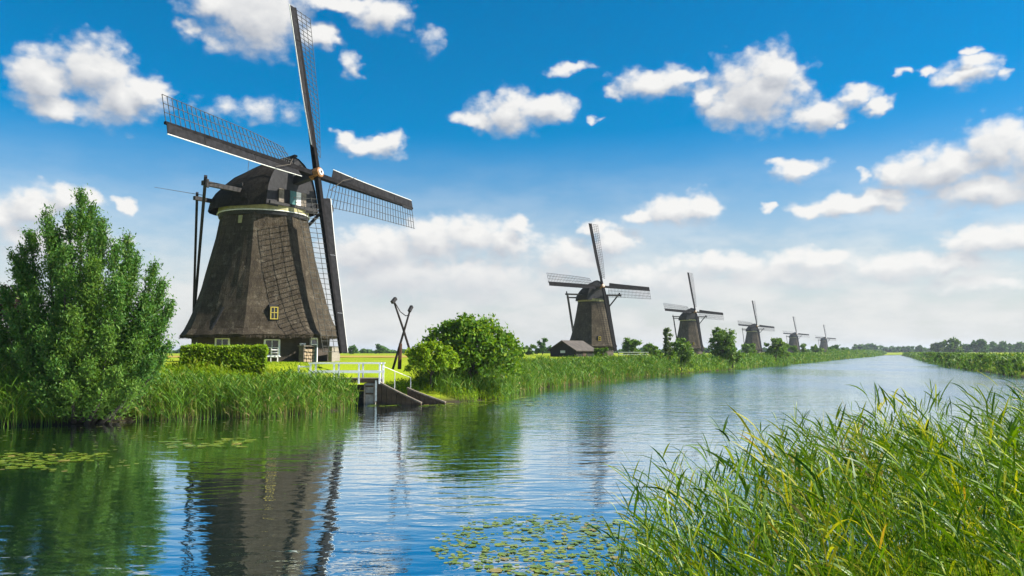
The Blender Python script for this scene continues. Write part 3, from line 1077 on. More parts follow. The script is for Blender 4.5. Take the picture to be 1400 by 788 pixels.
MB().box((-.80, -.19, 1.121), (.80, .19, 1.2)).build('coping', 'concrete', o)


# crossed poles
def xpole():
    D = 57.0
    c = at(551, 498, D)
    z0 = hz(c[0], c[1])
    o = empty('crossed_poles', (c[0], c[1], z0))
    tag(o, 'pair of crossed dark wooden poles with a rope slung between their tops', 'poles')
    L = lambda px, py, dy=0.0: at(px, py, D + dy) - np.array((c[0], c[1], z0))
    MB().tube([L(568, 505, .18), L(552, 452, .05), L(538, 411, -.05)], [.09, .082, .065], 7).build('pole', 'pole_wood', o)
    MB().tube([L(537, 505, -.1), L(552, 454, -.3), L(561.5, 421, -.4)], [.088, .08, .06], 7).build('pole', 'pole_wood', o)
    MB().tube([L(546, 505, -.5), L(547.5, 470, -.35)], [.14, .12], 7).build('stub_post', 'red_brown_wood', o)
    a, b = L(539, 412, -.05), L(560, 431, -.4)
    MB().tube([a, a * .6 + b * .4 + (0, 0, -.35), a * .25 + b * .75 + (0, 0, -.30), b], .035, 5).build('rope', 'rope', o)
    MB().beam(L(536, 414, -.2), L(541, 408, .1), .22, .22).build('head_block', 'dark_wood', o)
    MB().beam(L(559.5, 426, -.55), L(563, 419, -.25), .2, .2).build('head_block', 'dark_wood', o)


xpole()


# sluice bridge, pier and wing walls
def sluice():
    o = empty('footbridge', (-10.9, 51.4, 1.6))
    tag(o, 'white railed wooden footbridge over the sluice opening', 'bridge')
    b = np.array((-10.9, 51.4, 1.6))
    x0, x1 = at(425, 517, 51)[0], at(519.5, 517, 51)[0]
    y0, y1 = 50.9, 52.2
    n = 24
    w = (x1 - x0) / n
    pm = MB().box((-w / 2 + .012, 0, -.05), (w / 2 - .012, y1 - y0, .0))
    first = pm.build('plank', 'old_wood', o)
    for i in range(n):
        q = first if i == 0 else first.copy()
        if i:
            COL.objects.link(q)
        q.parent = o
        q.location = (x0 + w * (i + .5) - b[0], y0 - b[1], .03 + .004 * ((i * 7) % 3))
    for yy in (y0 + .1, y1 - .1):
        MB().box((x0 - b[0], yy - .08 - b[1], -.25), (x1 - b[0], yy + .08 - b[1], -.03)).build('girder', 'plank_wood', o)
    for yy, nm in ((y0 - .05, 0), (y1 + .05, 1)):
        xs = [x0, x0 + (x1 - x0) * .34, x0 + (x1 - x0) * .70, x1]
        for x in xs:
            MB().box((x - .05 - b[0], yy - .05 - b[1], -.32), (x + .05 - b[0], yy + .05 - b[1], .93)).build('rail_post', 'white_paint', o)
        MB().box((x0 - .12 - b[0], yy - .065 - b[1], .931), (x1 + .12 - b[0], yy + .065 - b[1], 1.01)).build('top_rail', 'white_paint', o)
        MB().box((x0 - .10 - b[0], yy - .082 - b[1], .36), (x1 + .10 - b[0], yy - .052 - b[1], .50)).build('middle_rail', 'white_paint', o)
    # short lower rail on the approach
    e0 = x0 - .75
    MB().box((e0 - b[0], y0 - .03 - b[1], .72), (x0 - .055 - b[0], y0 + .03 - b[1], .80)).build('approach_rail', 'white_paint', o)
    MB().box((e0 - b[0], y0 - .03 - b[1], .30), (x0 - .055 - b[0], y0 + .03 - b[1], .38)).build('approach_rail', 'white_paint', o)
    MB().box((e0 - .05 - b[0], y0 - .04 - b[1], -.6), (e0 + .05 - b[0], y0 + .04 - b[1], .84)).build('rail_post', 'white_paint', o)

    # descending handrail on the far bank of the sluice
    h = empty('handrail', (x1, 51.3, 1.2))
    tag(h, 'thin white handrail sloping down from the footbridge along the bank', 'handrail')
    pts_ = [np.array((x1 + .1, 51.2, 2.40)), np.array((x1 + .8, 51.9, 2.05)), np.array((x1 + 1.75, 52.5, 1.62))]
    s = np.array((x1, 51.3, 1.2))
    MB().tube([p - s for p in pts_], .022, 6).build('rail', 'weathered_white', h)
    for p in pts_:
        MB().box((p[0] - .022 - s[0], p[1] - .022 - s[1], hz(p[0], p[1]) - .2 - s[2]), (p[0] + .022 - s[0], p[1] + .022 - s[1], p[2] - s[2])).build('post', 'weathered_white', h)

    # pier with capstones
    p = empty('sluice_pier', (-8.95, 51.3, 0))
    tag(p, 'pale concrete sluice pier under the end of the footbridge', 'pier')
    MB().box((-.34, -.35, -1.2), (.34, .9, 1.31)).build('pier_body', 'concrete', p)
    for z in (.62, 1.08):
        MB().box((-.38, -.40, z), (.38, .0, z + .10)).build('pier_band', 'plank_wood', p)
    for s_ in (-.30, .30):
        MB().box((s_ - .05, -.43, -1.0), (s_ + .05, -.352, 1.30)).build('guide_post', 'old_wood', p)
    MB().box((.345, -.42, .2), (.46, .7, 1.5)).build('corner_post', 'weathered_white', p)
    g = empty('sluice_gate', (-10.1, 52.0, 0))
    tag(g, 'dark timber sluice gate in the opening under the footbridge', 'gate')
    for i in range(5):
        MB().box((-.95, -.05, -.8 + i * .4), (.82, .05, -.8 + i * .4 + .385)).build('plank', 'tarred_wood', g)

    # sloping timber wing walls
    def wing(a, bb, za, zb, label):
        a, bb = np.array(a, float), np.array(bb, float)
        wo = empty('wing_wall', (a[0], a[1], 0))
        tag(wo, label, 'retaining wall')
        d = bb - a
        nseg = 9
        dn = np.array((-d[1], d[0])) / np.linalg.norm(d)
        for i in range(nseg):
            t0, t1 = i / nseg + .004, (i + 1) / nseg - .004
            zt0, zt1 = za + (zb - za) * t0 ** .9, za + (zb - za) * t1 ** .9
            q = .012 * ((i * 5) % 3)
            vs = []
            for z_lo in (True, False):
                for t, zt, sgn in ((t0, zt0, -1), (t1, zt1, -1), (t1, zt1, 1), (t0, zt0, 1)):
                    xy = d * t + dn * (.07 * sgn + (q if sgn < 0 else 0))
                    vs.append((xy[0], xy[1], -1.0 if z_lo else zt))
            MB().add(vs, [(3, 2, 1, 0), (4, 5, 6, 7), (0, 1, 5, 4), (1, 2, 6, 5), (2, 3, 7, 6), (3, 0, 4, 7)]).build('plank', 'plank_wood', wo)
        cp = MB()
        for i in range(nseg):
            t0, t1 = i / nseg, (i + 1) / nseg
            p0 = (*(d * t0), za + (zb - za) * t0 ** .9 + .04)
            p1 = (*(d * t1), za + (zb - za) * t1 ** .9 + .04)
            cp.beam(p0, p1, .24, .08)
        cp.build('coping', 'old_wood', wo)

    wing((-8.5, 51.0), (-5.6, 50.2), 1.45, .10, 'dark timber wing wall sloping from the sluice pier into the water')
    wing((-6.7, 51.9), (-4.2, 51.2), .95, .08, 'lower dark timber wing wall with pale coping beside the reeds')


sluice()


# barn
def barn():
    D = 150.0
    c = at(783, 489, D)
    o = empty('barn', (c[0], D, 2.35), R(55))
    tag(o, 'dark timber barn with brown pitched roof in front of a windmill', 'barn')
    L, W, he, hr = 7.0, 5.4, 1.3, 2.85
    # gable faces the camera-left end (-x), ridge along x
    m = MB()
    m.add([(-L / 2, -W / 2, -.3), (L / 2, -W / 2, -.3), (L / 2, W / 2, -.3), (-L / 2, W / 2, -.3), (-L / 2, -W / 2, he), (L / 2, -W / 2, he), (L / 2, W / 2, he), (-L / 2, W / 2, he),
           (-L / 2, 0, hr), (L / 2, 0, hr)],
          [(0, 1, 5, 4), (1, 2, 6, 9, 5), (2, 3, 7, 6), (3, 0, 4, 8, 7)])
    m.build('wall', 'barn_wall', o)
    for s in (-1, 1):
        r = MB()
        e, q = W / 2 + .45, he - .28
        lo, hi = -L / 2 - .5, L / 2 + .4
        r.add([(lo, s * e, q), (hi, s * e, q), (hi, s * -.03, hr + .02), (lo, s * -.03, hr + .02), (lo, s * e, q + .14), (hi, s * e, q + .14), (hi, s * -.03, hr + .17), (lo, s * -.03, hr + .17)],
              [(3, 2, 1, 0), (4, 5, 6, 7), (0, 1, 5, 4), (1, 2, 6, 5), (2, 3, 7, 6), (3, 0, 4, 7)])
        r.build('roof', 'barn_roof', o)
    MB().box((-L / 2 - .06, -.5, .7), (-L / 2 - .01, .5, 1.15)).build('window', 'weathered_white', o)
    MB().box((-1.0, -W / 2 - .06, -.2), (.2, -W / 2 - .01, 1.1)).build('door', 'plank_wood', o)


barn()


def fence(px0, px1, D, label):
    a, b = at(px0, 490, D), at(px1, 490, D)
    o = empty('plank_fence', (a[0], D, hz(a[0], D)))
    tag(o, label, 'fence')
    n = 6
    for i in range(n + 1):
        x = (b[0] - a[0]) * i / n
        z = hz(a[0] + x, D) - hz(a[0], D)
        MB().box((x - .07, -.06, z - .4), (x + .07, .06, z + .9)).build('post', 'old_wood', o)
    for zz_ in (.35, .75):
        MB().box((-.1, -.10, zz_), (b[0] - a[0] + .1, -.062, zz_ + .14)).build('rail', 'weathered_white', o)


fence(846, 886, 150.0, 'pale wooden rail fence behind the reed bank beside a windmill')


# ------------------------------------------------------------------ vegetation
def bark_tree(name, x, y, z, lobes, nleaf, ls, lw, mat, label, cat='tree', group=None, seed=0, trunk=.16, clump=.38, solid=.72):
    """Trunk with limbs to each lobe; crown of leaf clumps scattered through the lobes' volume."""
    r_ = np.random.default_rng(seed + 101)
    o = empty(name, (x, y, z))
    tag(o, label, cat, group)
    lob = np.array(lobes, float)            # cx, cy, cz, rx, ry, rz (local)
    t = MB()
    top = lob[:, 2].max()
    fork = max(.25, lob[:, 2].min() * .45)
    t.tube([(0, 0, -.4), (r_.normal() * .05, r_.normal() * .05, fork * .5), (0, 0, fork)], [trunk * 1.3, trunk, trunk * .8], 7)
    for l in lob:
        c = l[:3]
        mid = np.array((c[0] * .45, c[1] * .45, fork + (c[2] - fork) * .55))
        t.tube([(0, 0, fork * .8), mid, c + (0, 0, l[5] * .4)], [trunk * .6, trunk * .4, trunk * .12], 5)
    t.build('trunk', 'bark', o)
    area = (lob[:, 3] * lob[:, 5])
    pr = area / area.sum()
    ncl = max(12, int(nleaf / 70))
    li = r_.choice(len(lob), ncl, p=pr)
    dr = rand_dirs(ncl, r_)
    dr[:, 2] = np.where(dr[:, 2] < -.55, -dr[:, 2], dr[:, 2])
    rad = solid + (1.06 - solid) * r_.random(ncl) ** .6
    cc = lob[li, :3] + dr * lob[li, 3:] * rad[:, None]
    k = r_.integers(0, ncl, nleaf)
    mean_r = float(np.mean(lob[:, 3:])) * clump
    size = mean_r * (.6 + .8 * r_.random(ncl))
    pos = cc[k] + r_.normal(size=(nleaf, 3)) * (size[k] * .55)[:, None] * np.array((1, 1, .8))
    nout = nrm(pos - lob[li[k], :3])
    tdir = nrm(rand_dirs(nleaf, r_) + nout * .5 + np.array((0, 0, .15)))
    nor = nrm(nout * .7 + np.array((0, 0, .5)) + rand_dirs(nleaf, r_) * .8)
    b = nrm(np.cross(tdir, nor))
    s = .7 + .6 * r_.random(nleaf)
    V, Q = leaves(pos, tdir, b, ls * s, lw * s)
    zmin = .05
    V[:, 2] = np.maximum(V[:, 2], zmin)
    add_obj('crown', np_mesh('crown', V, Q), mat, o)
    return o


def ptree(px, D, wpx, ytop, label, nleaf=2500, mat='leaf_tree', name='tree', cat='tree', group=None, seed=0, ybase=None, shape='round', sq=1.0):
    """Tree placed by its photo column and top at distance D."""
    s = FPX / D
    x = at(px, 480, D)[0]
    z = hz(x, D) if ybase is None else at(px, ybase, D)[2]
    H = at(px, ytop, D)[2] - z
    W = wpx / s
    r_ = np.random.default_rng(seed + 7)
    lobes = []
    if shape == 'round':
        nl = 7
        lobes.append((0, 0, H * .52, W * .36, W * .36, H * .42))
        for i in range(4):
            a = 2 * math.pi * i / 4 + .4
            lobes.append((math.cos(a) * W * .27, math.sin(a) * W * .27, H * .17, W * .24, W * .24, H * .22))
        lobes.append((0, -W * .2, H * .2, W * .3, W * .2, H * .24))
        for i in range(nl):
            a = 2 * math.pi * i / nl + r_.random()
            rr = W * .24
            zc = H * (.36 + .34 * r_.random())
            q = W * (.20 + .08 * r_.random())
            lobes.append((math.cos(a) * rr, math.sin(a) * rr, zc, q, q, min(q * 1.1, H * .3)))
    elif shape == 'tall':
        for i in range(6):
            f = i / 5
            q = W * (.42 - .22 * f) * (.85 + .3 * r_.random())
            lobes.append((r_.normal() * W * .07, r_.normal() * W * .07, H * (.26 + .62 * f), q, q, H * .15))
    else:   # low, wide
        nl = 6
        for i in range(nl):
            f = (i + .5) / nl - .5
            q = H * (.42 + .14 * r_.random())
            lobes.append((f * W * .84, r_.normal() * W * .06, H * .5, W * .16, W * .16, q))
    pxm = D / 805.0
    ls = max(.16, pxm * 2.3) * sq
    return bark_tree(name, x, D, z, lobes, nleaf, ls, ls * .55, mat, label, cat, group, seed, trunk=max(.06, W * .03))


# --- big willow at the water's edge, built leader by leader
def willow():
    r_ = np.random.default_rng(77)
    D0 = 38.6
    bx = at(112, 575, D0)
    zg = .25
    o = empty('willow_tree', (bx[0], D0, zg))
    tag(o, 'tall bushy willow with upright leafy spires growing at the water edge', 'tree')
    base = np.array((bx[0], D0, zg))
    # leader tips: photo column and row, depth offset, half-width at the foot
    lead = [(112, 264, 0.3, 2.2), (96, 290, 1.2, 1.9), (64, 288, -.2, 1.9), (40, 318, .8, 1.8), (20, 350, .2, 1.5), (140, 300, -.6, 1.8), (178, 316, .5, 1.5), (188, 345, 1.2, 1.4),
            (213, 362, .0, 1.3), (225, 385, .7, 1.2), (236, 412, -.2, 1.1), (86, 340, -1.4, 1.9), (130, 360, -1.5, 2.0), (165, 385, -1.4, 1.7), (40, 400, -1.2, 1.6), (205, 425, -1.0, 1.4),
            (100, 430, -2.2, 1.9), (150, 455, -2.2, 1.7), (60, 455, -2.0, 1.6), (190, 470, -1.8, 1.3), (18, 430, -.8, 1.4), (120, 500, -2.8, 1.3), (160, 510, -2.8, 1.1), (75, 500, -2.7, 1.3),
            (125, 280, .8, 1.5), (78, 305, .6, 1.5), (160, 335, -.4, 1.6), (200, 400, .4, 1.4), (222, 440, -.4, 1.3), (232, 470, -.6, 1.0), (210, 490, -1.6, 1.1), (95, 530, -3.2, 1.1), (140, 535, -3.2, 1.2), (185, 530, -2.8, 1.1), (50, 525, -2.6, 1.1), (25, 480, -1.6, 1.3), (4, 395, .3, 1.4), (-14, 430, .2, 1.4), (-6, 470, -.6, 1.4), (-20, 500, -.4, 1.3), (30, 335, .3, 1.3)]
    tr = MB()
    VQ, VQ2 = [], []
    for li, (px, py, dy, hw) in enumerate(lead):
        tip = at(px, py, D0 + dy) - base
        foot = np.array((tip[0] * .38, dy * .45, 0.0))
        mid = foot * .42 + tip * .58 + np.array((tip[0] * .05, 0, -.1))
        tr.tube([foot + (0, 0, -.3), mid, tip], [.13, .06, .012], 6)
        nb = int(30 + tip[2] * 8)
        f = r_.random(nb) ** .85 * .93 + .05
        org = np.where(f[:, None] < .58, foot + (mid - foot) * (f / .58)[:, None], mid + (tip - mid) * ((f - .58) / .42)[:, None])
        azr = r_.random(nb) * 2 * math.pi
        up = np.interp(f, [0, .35, 1], [.25, .95, 2.6]) + r_.normal(size=nb) * .25
        bd = nrm(np.stack([np.cos(azr), np.sin(azr), up], 1))
        bl = hw * np.interp(f, [0, .25, .6, 1], [1.1, 1.08, .62, .20]) * (.65 + .55 * r_.random(nb))
        nl = 58
        t = r_.random((nb, nl)) ** .8
        pos = org[:, None, :] + bd[:, None, :] * (bl[:, None] * t)[..., None]
        pos = pos + r_.normal(size=pos.shape) * (.05 + .13 * t)[..., None]
        pos[..., 2] -= (t ** 2 * .12 * bl[:, None])
        pos = pos.reshape(-1, 3)
        dd = np.repeat(bd, nl, 0)
        td = nrm(dd * .8 + rand_dirs(len(pos), r_) * .9 + np.array((0, 0, .1)))
        b = nrm(np.cross(td, rand_dirs(len(pos), r_)))
        s = .7 + .6 * r_.random(len(pos))
        V, Q = leaves(pos, td, b, .17 * s, .058 * s)
        V[:, 2] = np.maximum(V[:, 2], -.15)
        (VQ2 if li in (12, 16, 17, 19, 21, 22, 31, 32, 33) else VQ).append((V, Q))
    tr.build('trunk', 'bark', o)
    V, Q = join(VQ)
    add_obj('crown', np_mesh('crown', V, Q), 'leaf_willow', o)
    V, Q = join(VQ2)
    add_obj('crown', np_mesh('crown', V, Q), 'leaf_willow_pale', o)['label'] = 'paler lower leaf sprays over the water'


willow()
bark_tree('purple_shrub', -26.3, 42.0, .8, [(0, 0, 3.2, 1.6, 1.5, 2.4), (.6, .2, 2.2, 1.4, 1.3, 1.8), (-.5, 0, 4.6, 1.1, 1.1, 1.3)], 5000, .22, .11, 'leaf_purple',
          'dark purple leaved shrub half hidden behind the willow', 'shrub', None, 3)
bark_tree('dark_bush', -27.0, 38.4, .4, [(0, 0, 2.0, 2.2, 1.6, 1.9), (1.6, .3, 1.6, 1.5, 1.3, 1.5), (.2, .6, 3.6, 1.4, 1.3, 1.5)], 8000, .22, .10, 'leaf_willow',
          'dense dark green bush crowding the willow foot behind the reeds', 'bush', None, 4)

# --- clipped hedge
r_ = np.random.default_rng(5)
hx0, hx1 = at(240, 490, 46.5)[0], at(352, 490, 46.5)[0]
hzb, hzt = 1.55, at(300, 473.5, 46.5)[2]
hd = 1.5
o = empty('hedge', ((hx0 + hx1) / 2, 47.0 + hd / 2, hzb), R(17))
tag(o, 'neatly clipped bright green hedge in front of the big mill', 'hedge')
hw, hh = (hx1 - hx0) / 2 * 1.0, hzt - hzb
MB().box((-hw + .14, -hd / 2 + .14, -.3), (hw - .14, hd / 2 - .14, hh - .14)).build('inner_growth', 'hedge_core', o)
n = 15000
face = r_.choice(4, n, p=(.52, .28, .10, .10))
uu, vv = r_.random(n), r_.random(n)
pos = np.zeros((n, 3))
nor = np.zeros((n, 3))
for f_, (fx_, ny_) in enumerate((((0, -1, 0), 0), ((0, 0, 1), 0), ((-1, 0, 0), 0), ((1, 0, 0), 0))):
    k = face == f_
    nor[k] = fx_
    if f_ == 0:
        pos[k] = np.stack([(uu[k] * 2 - 1) * hw, np.full(k.sum(), -hd / 2), vv[k] * hh], 1)
    elif f_ == 1:
        pos[k] = np.stack([(uu[k] * 2 - 1) * hw, (vv[k] * 2 - 1) * hd / 2, np.full(k.sum(), hh)], 1)
    else:
        pos[k] = np.stack([np.full(k.sum(), hw * (-1 if f_ == 2 else 1)), (uu[k] * 2 - 1) * hd / 2, vv[k] * hh], 1)
lump = np.sin(pos[:, 0] * 3.1) * .03 + np.sin(pos[:, 2] * 5 + pos[:, 0] * 2) * .03
pos += nor * (r_.normal(size=(n, 1)) * .055 - .06 + lump[:, None])
td = nrm(nor * .5 + rand_dirs(n, r_) + np.array((0, 0, .3)))
b = nrm(np.cross(td, nrm(nor * .5 + np.array((.55, 0, .8)) + rand_dirs(n, r_) * .8)))
s = .7 + .7 * r_.random(n)
V, Q = leaves(pos, td, b, .15 * s, .085 * s)
add_obj('leaves', np_mesh('leaves', V, Q), 'leaf_hedge', o)

# --- round bush and its lighter neighbour on the bank
bx = at(645, 500, 56.5)[0]
bark_tree('round_bush', bx, 56.5, 1.2, [(0, 0, 2.3, 2.3, 2.0, 2.0), (-1.7, .1, 2.2, 1.5, 1.5, 1.75), (1.7, 0, 1.9, 1.5, 1.5, 1.7), (-.6, -.5, 3.2, 1.5, 1.4, 1.15), (.9, -.3, 2.9, 1.4, 1.3, 1.2), (2.2, -.4, 1.3, 1.0, 1.0, 1.1),
                                         (.4, -1.1, 1.7, 1.6, 1.1, 1.4), (-1.2, -1.0, 1.5, 1.3, 1.0, 1.2), (1.6, -.9, 1.2, 1.2, 1.0, 1.0)], 17000, .26, .15, 'leaf_bush',
          'large round bright green bush above the reeds right of the crossed poles'.replace('right of', 'beside'), 'bush', None, 21, .14, .30, .80)
bx = at(590, 510, 53.6)[0]
bark_tree('leafy_bush', bx, 53.6, 1.35, [(0, 0, 1.35, 1.2, 1.0, 1.05), (-.9, 0, 1.2, .8, .8, .95), (.9, 0, 1.25, .8, .8, .9), (0, -.5, 1.7, .9, .7, .7)], 6000, .22, .12, 'leaf_hedge',
          'smaller yellow-green bush leaning over the bank below the crossed poles', 'bush', None, 22, .10, .30, .80)

# --- trees along the left bank
TL = 'trees and bushes along the mill bank'
ptree(914, 124, 18, 451, 'slim pale silvery tree growing beside a dense dark bush', 2600, 'leaf_tree_pale', 'slim_tree', 'tree', TL, 31, None, 'tall')
ptree(932, 121, 32, 461, 'dense dark green bush at the water edge beside the slim tree', 6500, 'leaf_tree', 'waterside_bush', 'bush', TL, 32, 504)
ptree(919, 119, 16, 476, 'small leafy bush at the foot of the slim pale tree', 1800, 'leaf_bush', 'small_bush', 'bush', TL, 33, 505)
ptree(987, 146, 38, 446, 'round leafy tree standing alone on the bank between two windmills', 6500, 'leaf_tree', 'round_tree', 'tree', TL, 34, 492)
ptree(1001, 143, 26, 472, 'low dark bush under the round leafy tree', 2500, 'leaf_tree', 'small_bush', 'bush', TL, 35, 500)
ptree(1022, 260, 22, 471, 'low thicket at the foot of the fourth windmill', 1500, 'leaf_bush', 'thicket', 'bush', TL, 36, None, 'low')
ptree(1061, 196, 26, 462, 'broad green tree between the fourth and fifth windmills', 3200, 'leaf_tree', 'broad_tree', 'tree', TL, 37, 490)
ptree(1074, 205, 16, 468, 'yellow-green bush beside the broad tree on the bank', 1500, 'leaf_bush', 'bank_bush', 'bush', TL, 38, 492)
ptree(1085, 300, 16, 473, 'low bush below the fifth windmill', 900, 'leaf_tree', 'bank_bush', 'bush', TL, 39)
ptree(1100, 330, 15, 471, 'small round tree after the fifth windmill on the bank', 1200, 'leaf_tree', 'bank_tree', 'tree', TL, 40)
ptree(1117, 360, 20, 472, 'dark tree in front of the smallest windmill', 1400, 'leaf_tree', 'bank_tree', 'tree', TL, 41)
ptree(1144, 420, 20, 473, 'dark rounded tree beyond the smallest windmill', 1400, 'leaf_far', 'bank_tree', 'tree', TL, 42)
ptree(864, 190, 30, 463, 'bushy green tree beside the second windmill and pale fence', 3200, 'leaf_bush', 'bushy_tree', 'tree', TL, 43)
ptree(891, 185, 22, 471, 'low yellow-green bush behind the pale rail fence', 1800, 'leaf_bush', 'fence_bush', 'bush', TL, 44)
ptree(822, 146, 20, 477, 'low yellow-green shrub at the corner of the barn roof', 1500, 'leaf_bush', 'barn_shrub', 'shrub', TL, 45, 490, 'low')
ptree(742, 230, 22, 465, 'pointed dark tree standing behind the barn', 1300, 'leaf_far', 'pointed_tree', 'tree', TL, 46, None, 'tall')
ptree(722, 210, 24, 471, 'low green bush between the round bush and the barn', 1500, 'leaf_tree', 'field_bush', 'bush', TL, 47)
ptree(712, 120, 12, 474, 'small pale bush just beyond the large round bush', 1000, 'leaf_bush', 'field_bush', 'bush', TL, 48)
ptree(896, 136, 18, 481, 'dark low bush by the reeds at the end of the pale fence', 1400, 'leaf_tree', 'fence_bush', 'bush', TL, 55, 491)
ptree(483, 300, 17, 472, 'small dense tree on the field edge beside the big mill sail', 1300, 'leaf_far', 'field_tree', 'tree', 'trees beyond the field', 49)
ptree(519, 340, 15, 471, 'small tree on the field edge behind the footbridge rail', 1200, 'leaf_far', 'field_tree', 'tree', 'trees beyond the field', 50)
# right bank and far trees
TR = 'trees along the far bank'
for i, (px, D, w_, yt, lab, mt) in enumerate([
        (1281, 640, 17, 467.5, 'pale slim tree at the near end of the distant tree row', 'leaf_tree_pale'),
        (1302, 560, 26, 465, 'round dark green tree standing out above the grassy dike', 'leaf_tree'),
        (1319, 700, 18, 472, 'small low tree between two round trees on the dike', 'leaf_far'),
        (1335, 640, 29, 464, 'broad blue-green tree, tallest in the distant row', 'leaf_far'),
        (1353, 760, 18, 473, 'low tree beside the broad tallest tree of the row', 'leaf_far'),
        (1368, 720, 30, 468, 'wide blue-green tree in the distant row on the dike', 'leaf_far'),
        (1396, 760, 28, 470, 'wide blue-green tree at the outer end of the distant row', 'leaf_far'),
        (1258, 900, 12, 475, 'tiny tree at the canal bend beside the dike', 'leaf_far'),
        (1173, 900, 12, 472.5, 'tiny rounded tree on the far mill bank', 'leaf_far'),
        (1194, 980, 27, 472, 'wide low tree where the canal disappears', 'leaf_far'),
        (1219, 1050, 22, 475, 'faint low tree at the end of the canal', 'leaf_far'),
        (1240, 1050, 18, 476, 'faint tree beyond the canal bend', 'leaf_far')]):
    ptree(px, D, w_ * 1.08, yt - .5, lab, 1700, mt, 'distant_tree', 'tree', TR, 60 + i, sq=1.25)

BR = 'bushes lining the opposite dike'
for i, (px, y_) in enumerate(((1398, 515.5), (1382, 513.5), (1366, 511), (1350, 508.6), (1336, 506.6), (1322, 504.6), (1309, 502.4), (1297, 500.4), (1287, 498.6), (1278, 496.6), (1270, 494.6))):
    g_ = gp(px, y_)
    D_ = g_[1] + 3.0
    s_ = FPX / D_
    ptree(px, D_, 4.6 * s_ * (.8 + .1 * (i * 7 % 5)), 481 + (CAMZ - 2.55 - .12 * (i * 5 % 4)) * s_, ('low rounded dark green bush among the reeds on the opposite dike', 'low rounded reed-green bush among the reeds on the opposite dike', 'low rounded bright green bush among the reeds on the opposite dike')[i % 3], 1500, ('leaf_tree', 'reed_green', 'leaf_bush')[i % 3], 'dike_bush', 'bush', BR, 80 + i, y_ - 1)

# far wood along the horizon: one mass
r_ = np.random.default_rng(8)
parts = []
for (x0, x1, D, y_) in ((455, 570, 420, 477.5), (700, 760, 420, 476), (840, 1010, 520, 477), (1010, 1160, 900, 477.5), (1150, 1270, 1250, 477), (1255, 1420, 1000, 476.2), (200, 460, 420, 477), (1400, 1600, 900, 475)):
    n = int((x1 - x0) * 22)
    px = x0 + (x1 - x0) * r_.random(n)
    top = np.array([at(0, y_, D)[2]])[0]
    hgt = (top - 1.5) * (.72 + .22 * np.sin(px * .23) + .16 * np.sin(px * .071 + 2) + .08 * np.sin(px * .61))
    zc = 1.5 + hgt * (.1 + .9 * np.sqrt(r_.random(n)))
    Dy = D + r_.random(n) * 14
    xw = (px - 700) / FPX * Dy
    pos = np.stack([xw, Dy, zc], 1)
    td = rand_dirs(n, r_)
    b = nrm(np.cross(td, rand_dirs(n, r_)))
    s = D / 805.0 * (1.6 + 1.4 * r_.random(n))
    parts.append(leaves(pos, td, b, s * 1.5, s))
V, Q = join(parts)
tag(add_obj('distant_wood', np_mesh('distant_wood', V, Q), 'leaf_far'), 'continuous low belt of far-off woodland on the horizon', 'woodland', kind='stuff')


# --- reeds
def reed_patch(P, hgt, width, nleaf, lean, seed, K=3, leaf_len=.42, leafw=1.0, stem=.08):
    """P (n,3) stalk feet."""
    r_ = np.random.default_rng(seed)
    n = len(P)
    d = nrm(np.stack([r_.normal(size=n) * .10 + lean[0] * .4, r_.normal(size=n) * .10 + lean[1] * .4, np.ones(n)], 1))
    bend = np.stack([r_.normal(size=n) * .06 + lean[0], r_.normal(size=n) * .06 + lean[1], -np.abs(r_.normal(size=n)) * .05], 1)
    ang = r_.random(n) * math.pi
    side = np.stack([np.cos(ang), np.sin(ang), np.zeros(n)], 1)
    out = [strips(P, d, hgt, width * .55, bend, side, K, stem)]
    if nleaf:
        m = n * nleaf
        k = np.repeat(np.arange(n), nleaf)
        t = (.22 + .75 * r_.random(m))
        base = P[k] + d[k] * (hgt[k] * t)[:, None] + bend[k] * (hgt[k] * t * t)[:, None]
        a = r_.random(m) * 2 * math.pi
        ld = nrm(np.stack([np.cos(a) * .62 + lean[0] * 1.6, np.sin(a) * .62 + lean[1] * 1.6, .70 + .8 * r_.random(m)], 1))
        ll = leaf_len * hgt[k] * (.55 + .6 * r_.random(m)) * (1.15 - .45 * t)
        lb = np.stack([ld[:, 0] * .25 + lean[0] * .3, ld[:, 1] * .25 + lean[1] * .3, -.08 - .42 * r_.random(m)], 1)
        ls = nrm(np.cross(ld, rand_dirs(m, r_)))
        out.append(strips(base, ld, ll, width[k] * leafw, lb, ls, K, .05, 1.0))
    return join(out)


def along(poly, n, d0, d1, seed):
    """Random points along a bank polyline, offset d0..d1 to the land side (left of travel)."""
    r_ = np.random.default_rng(seed)
    poly = np.array(poly, float)
    seg = np.linalg.norm(np.diff(poly, axis=0), axis=1)
    cum = np.concatenate([[0], np.cumsum(seg)])
    s = np.sort(r_.random(n)) * cum[-1]
    i = np.clip(np.searchsorted(cum, s, 'right') - 1, 0, len(seg) - 1)
    t = (s - cum[i]) / seg[i]
    p = poly[i] + (poly[i + 1] - poly[i]) * t[:, None]
    dv = (poly[i + 1] - poly[i]) / seg[i][:, None]
    nv = np.stack([-dv[:, 1], dv[:, 0]], 1)
    off = d0 + (d1 - d0) * r_.random(n)
    off = off + .35 * np.sin(s * .7) + .25 * np.sin(s * 1.9 + 1)
    return p + nv * off[:, None], s


def feet(p):
    return np.column_stack([p, np.maximum(height(p), -.35)])


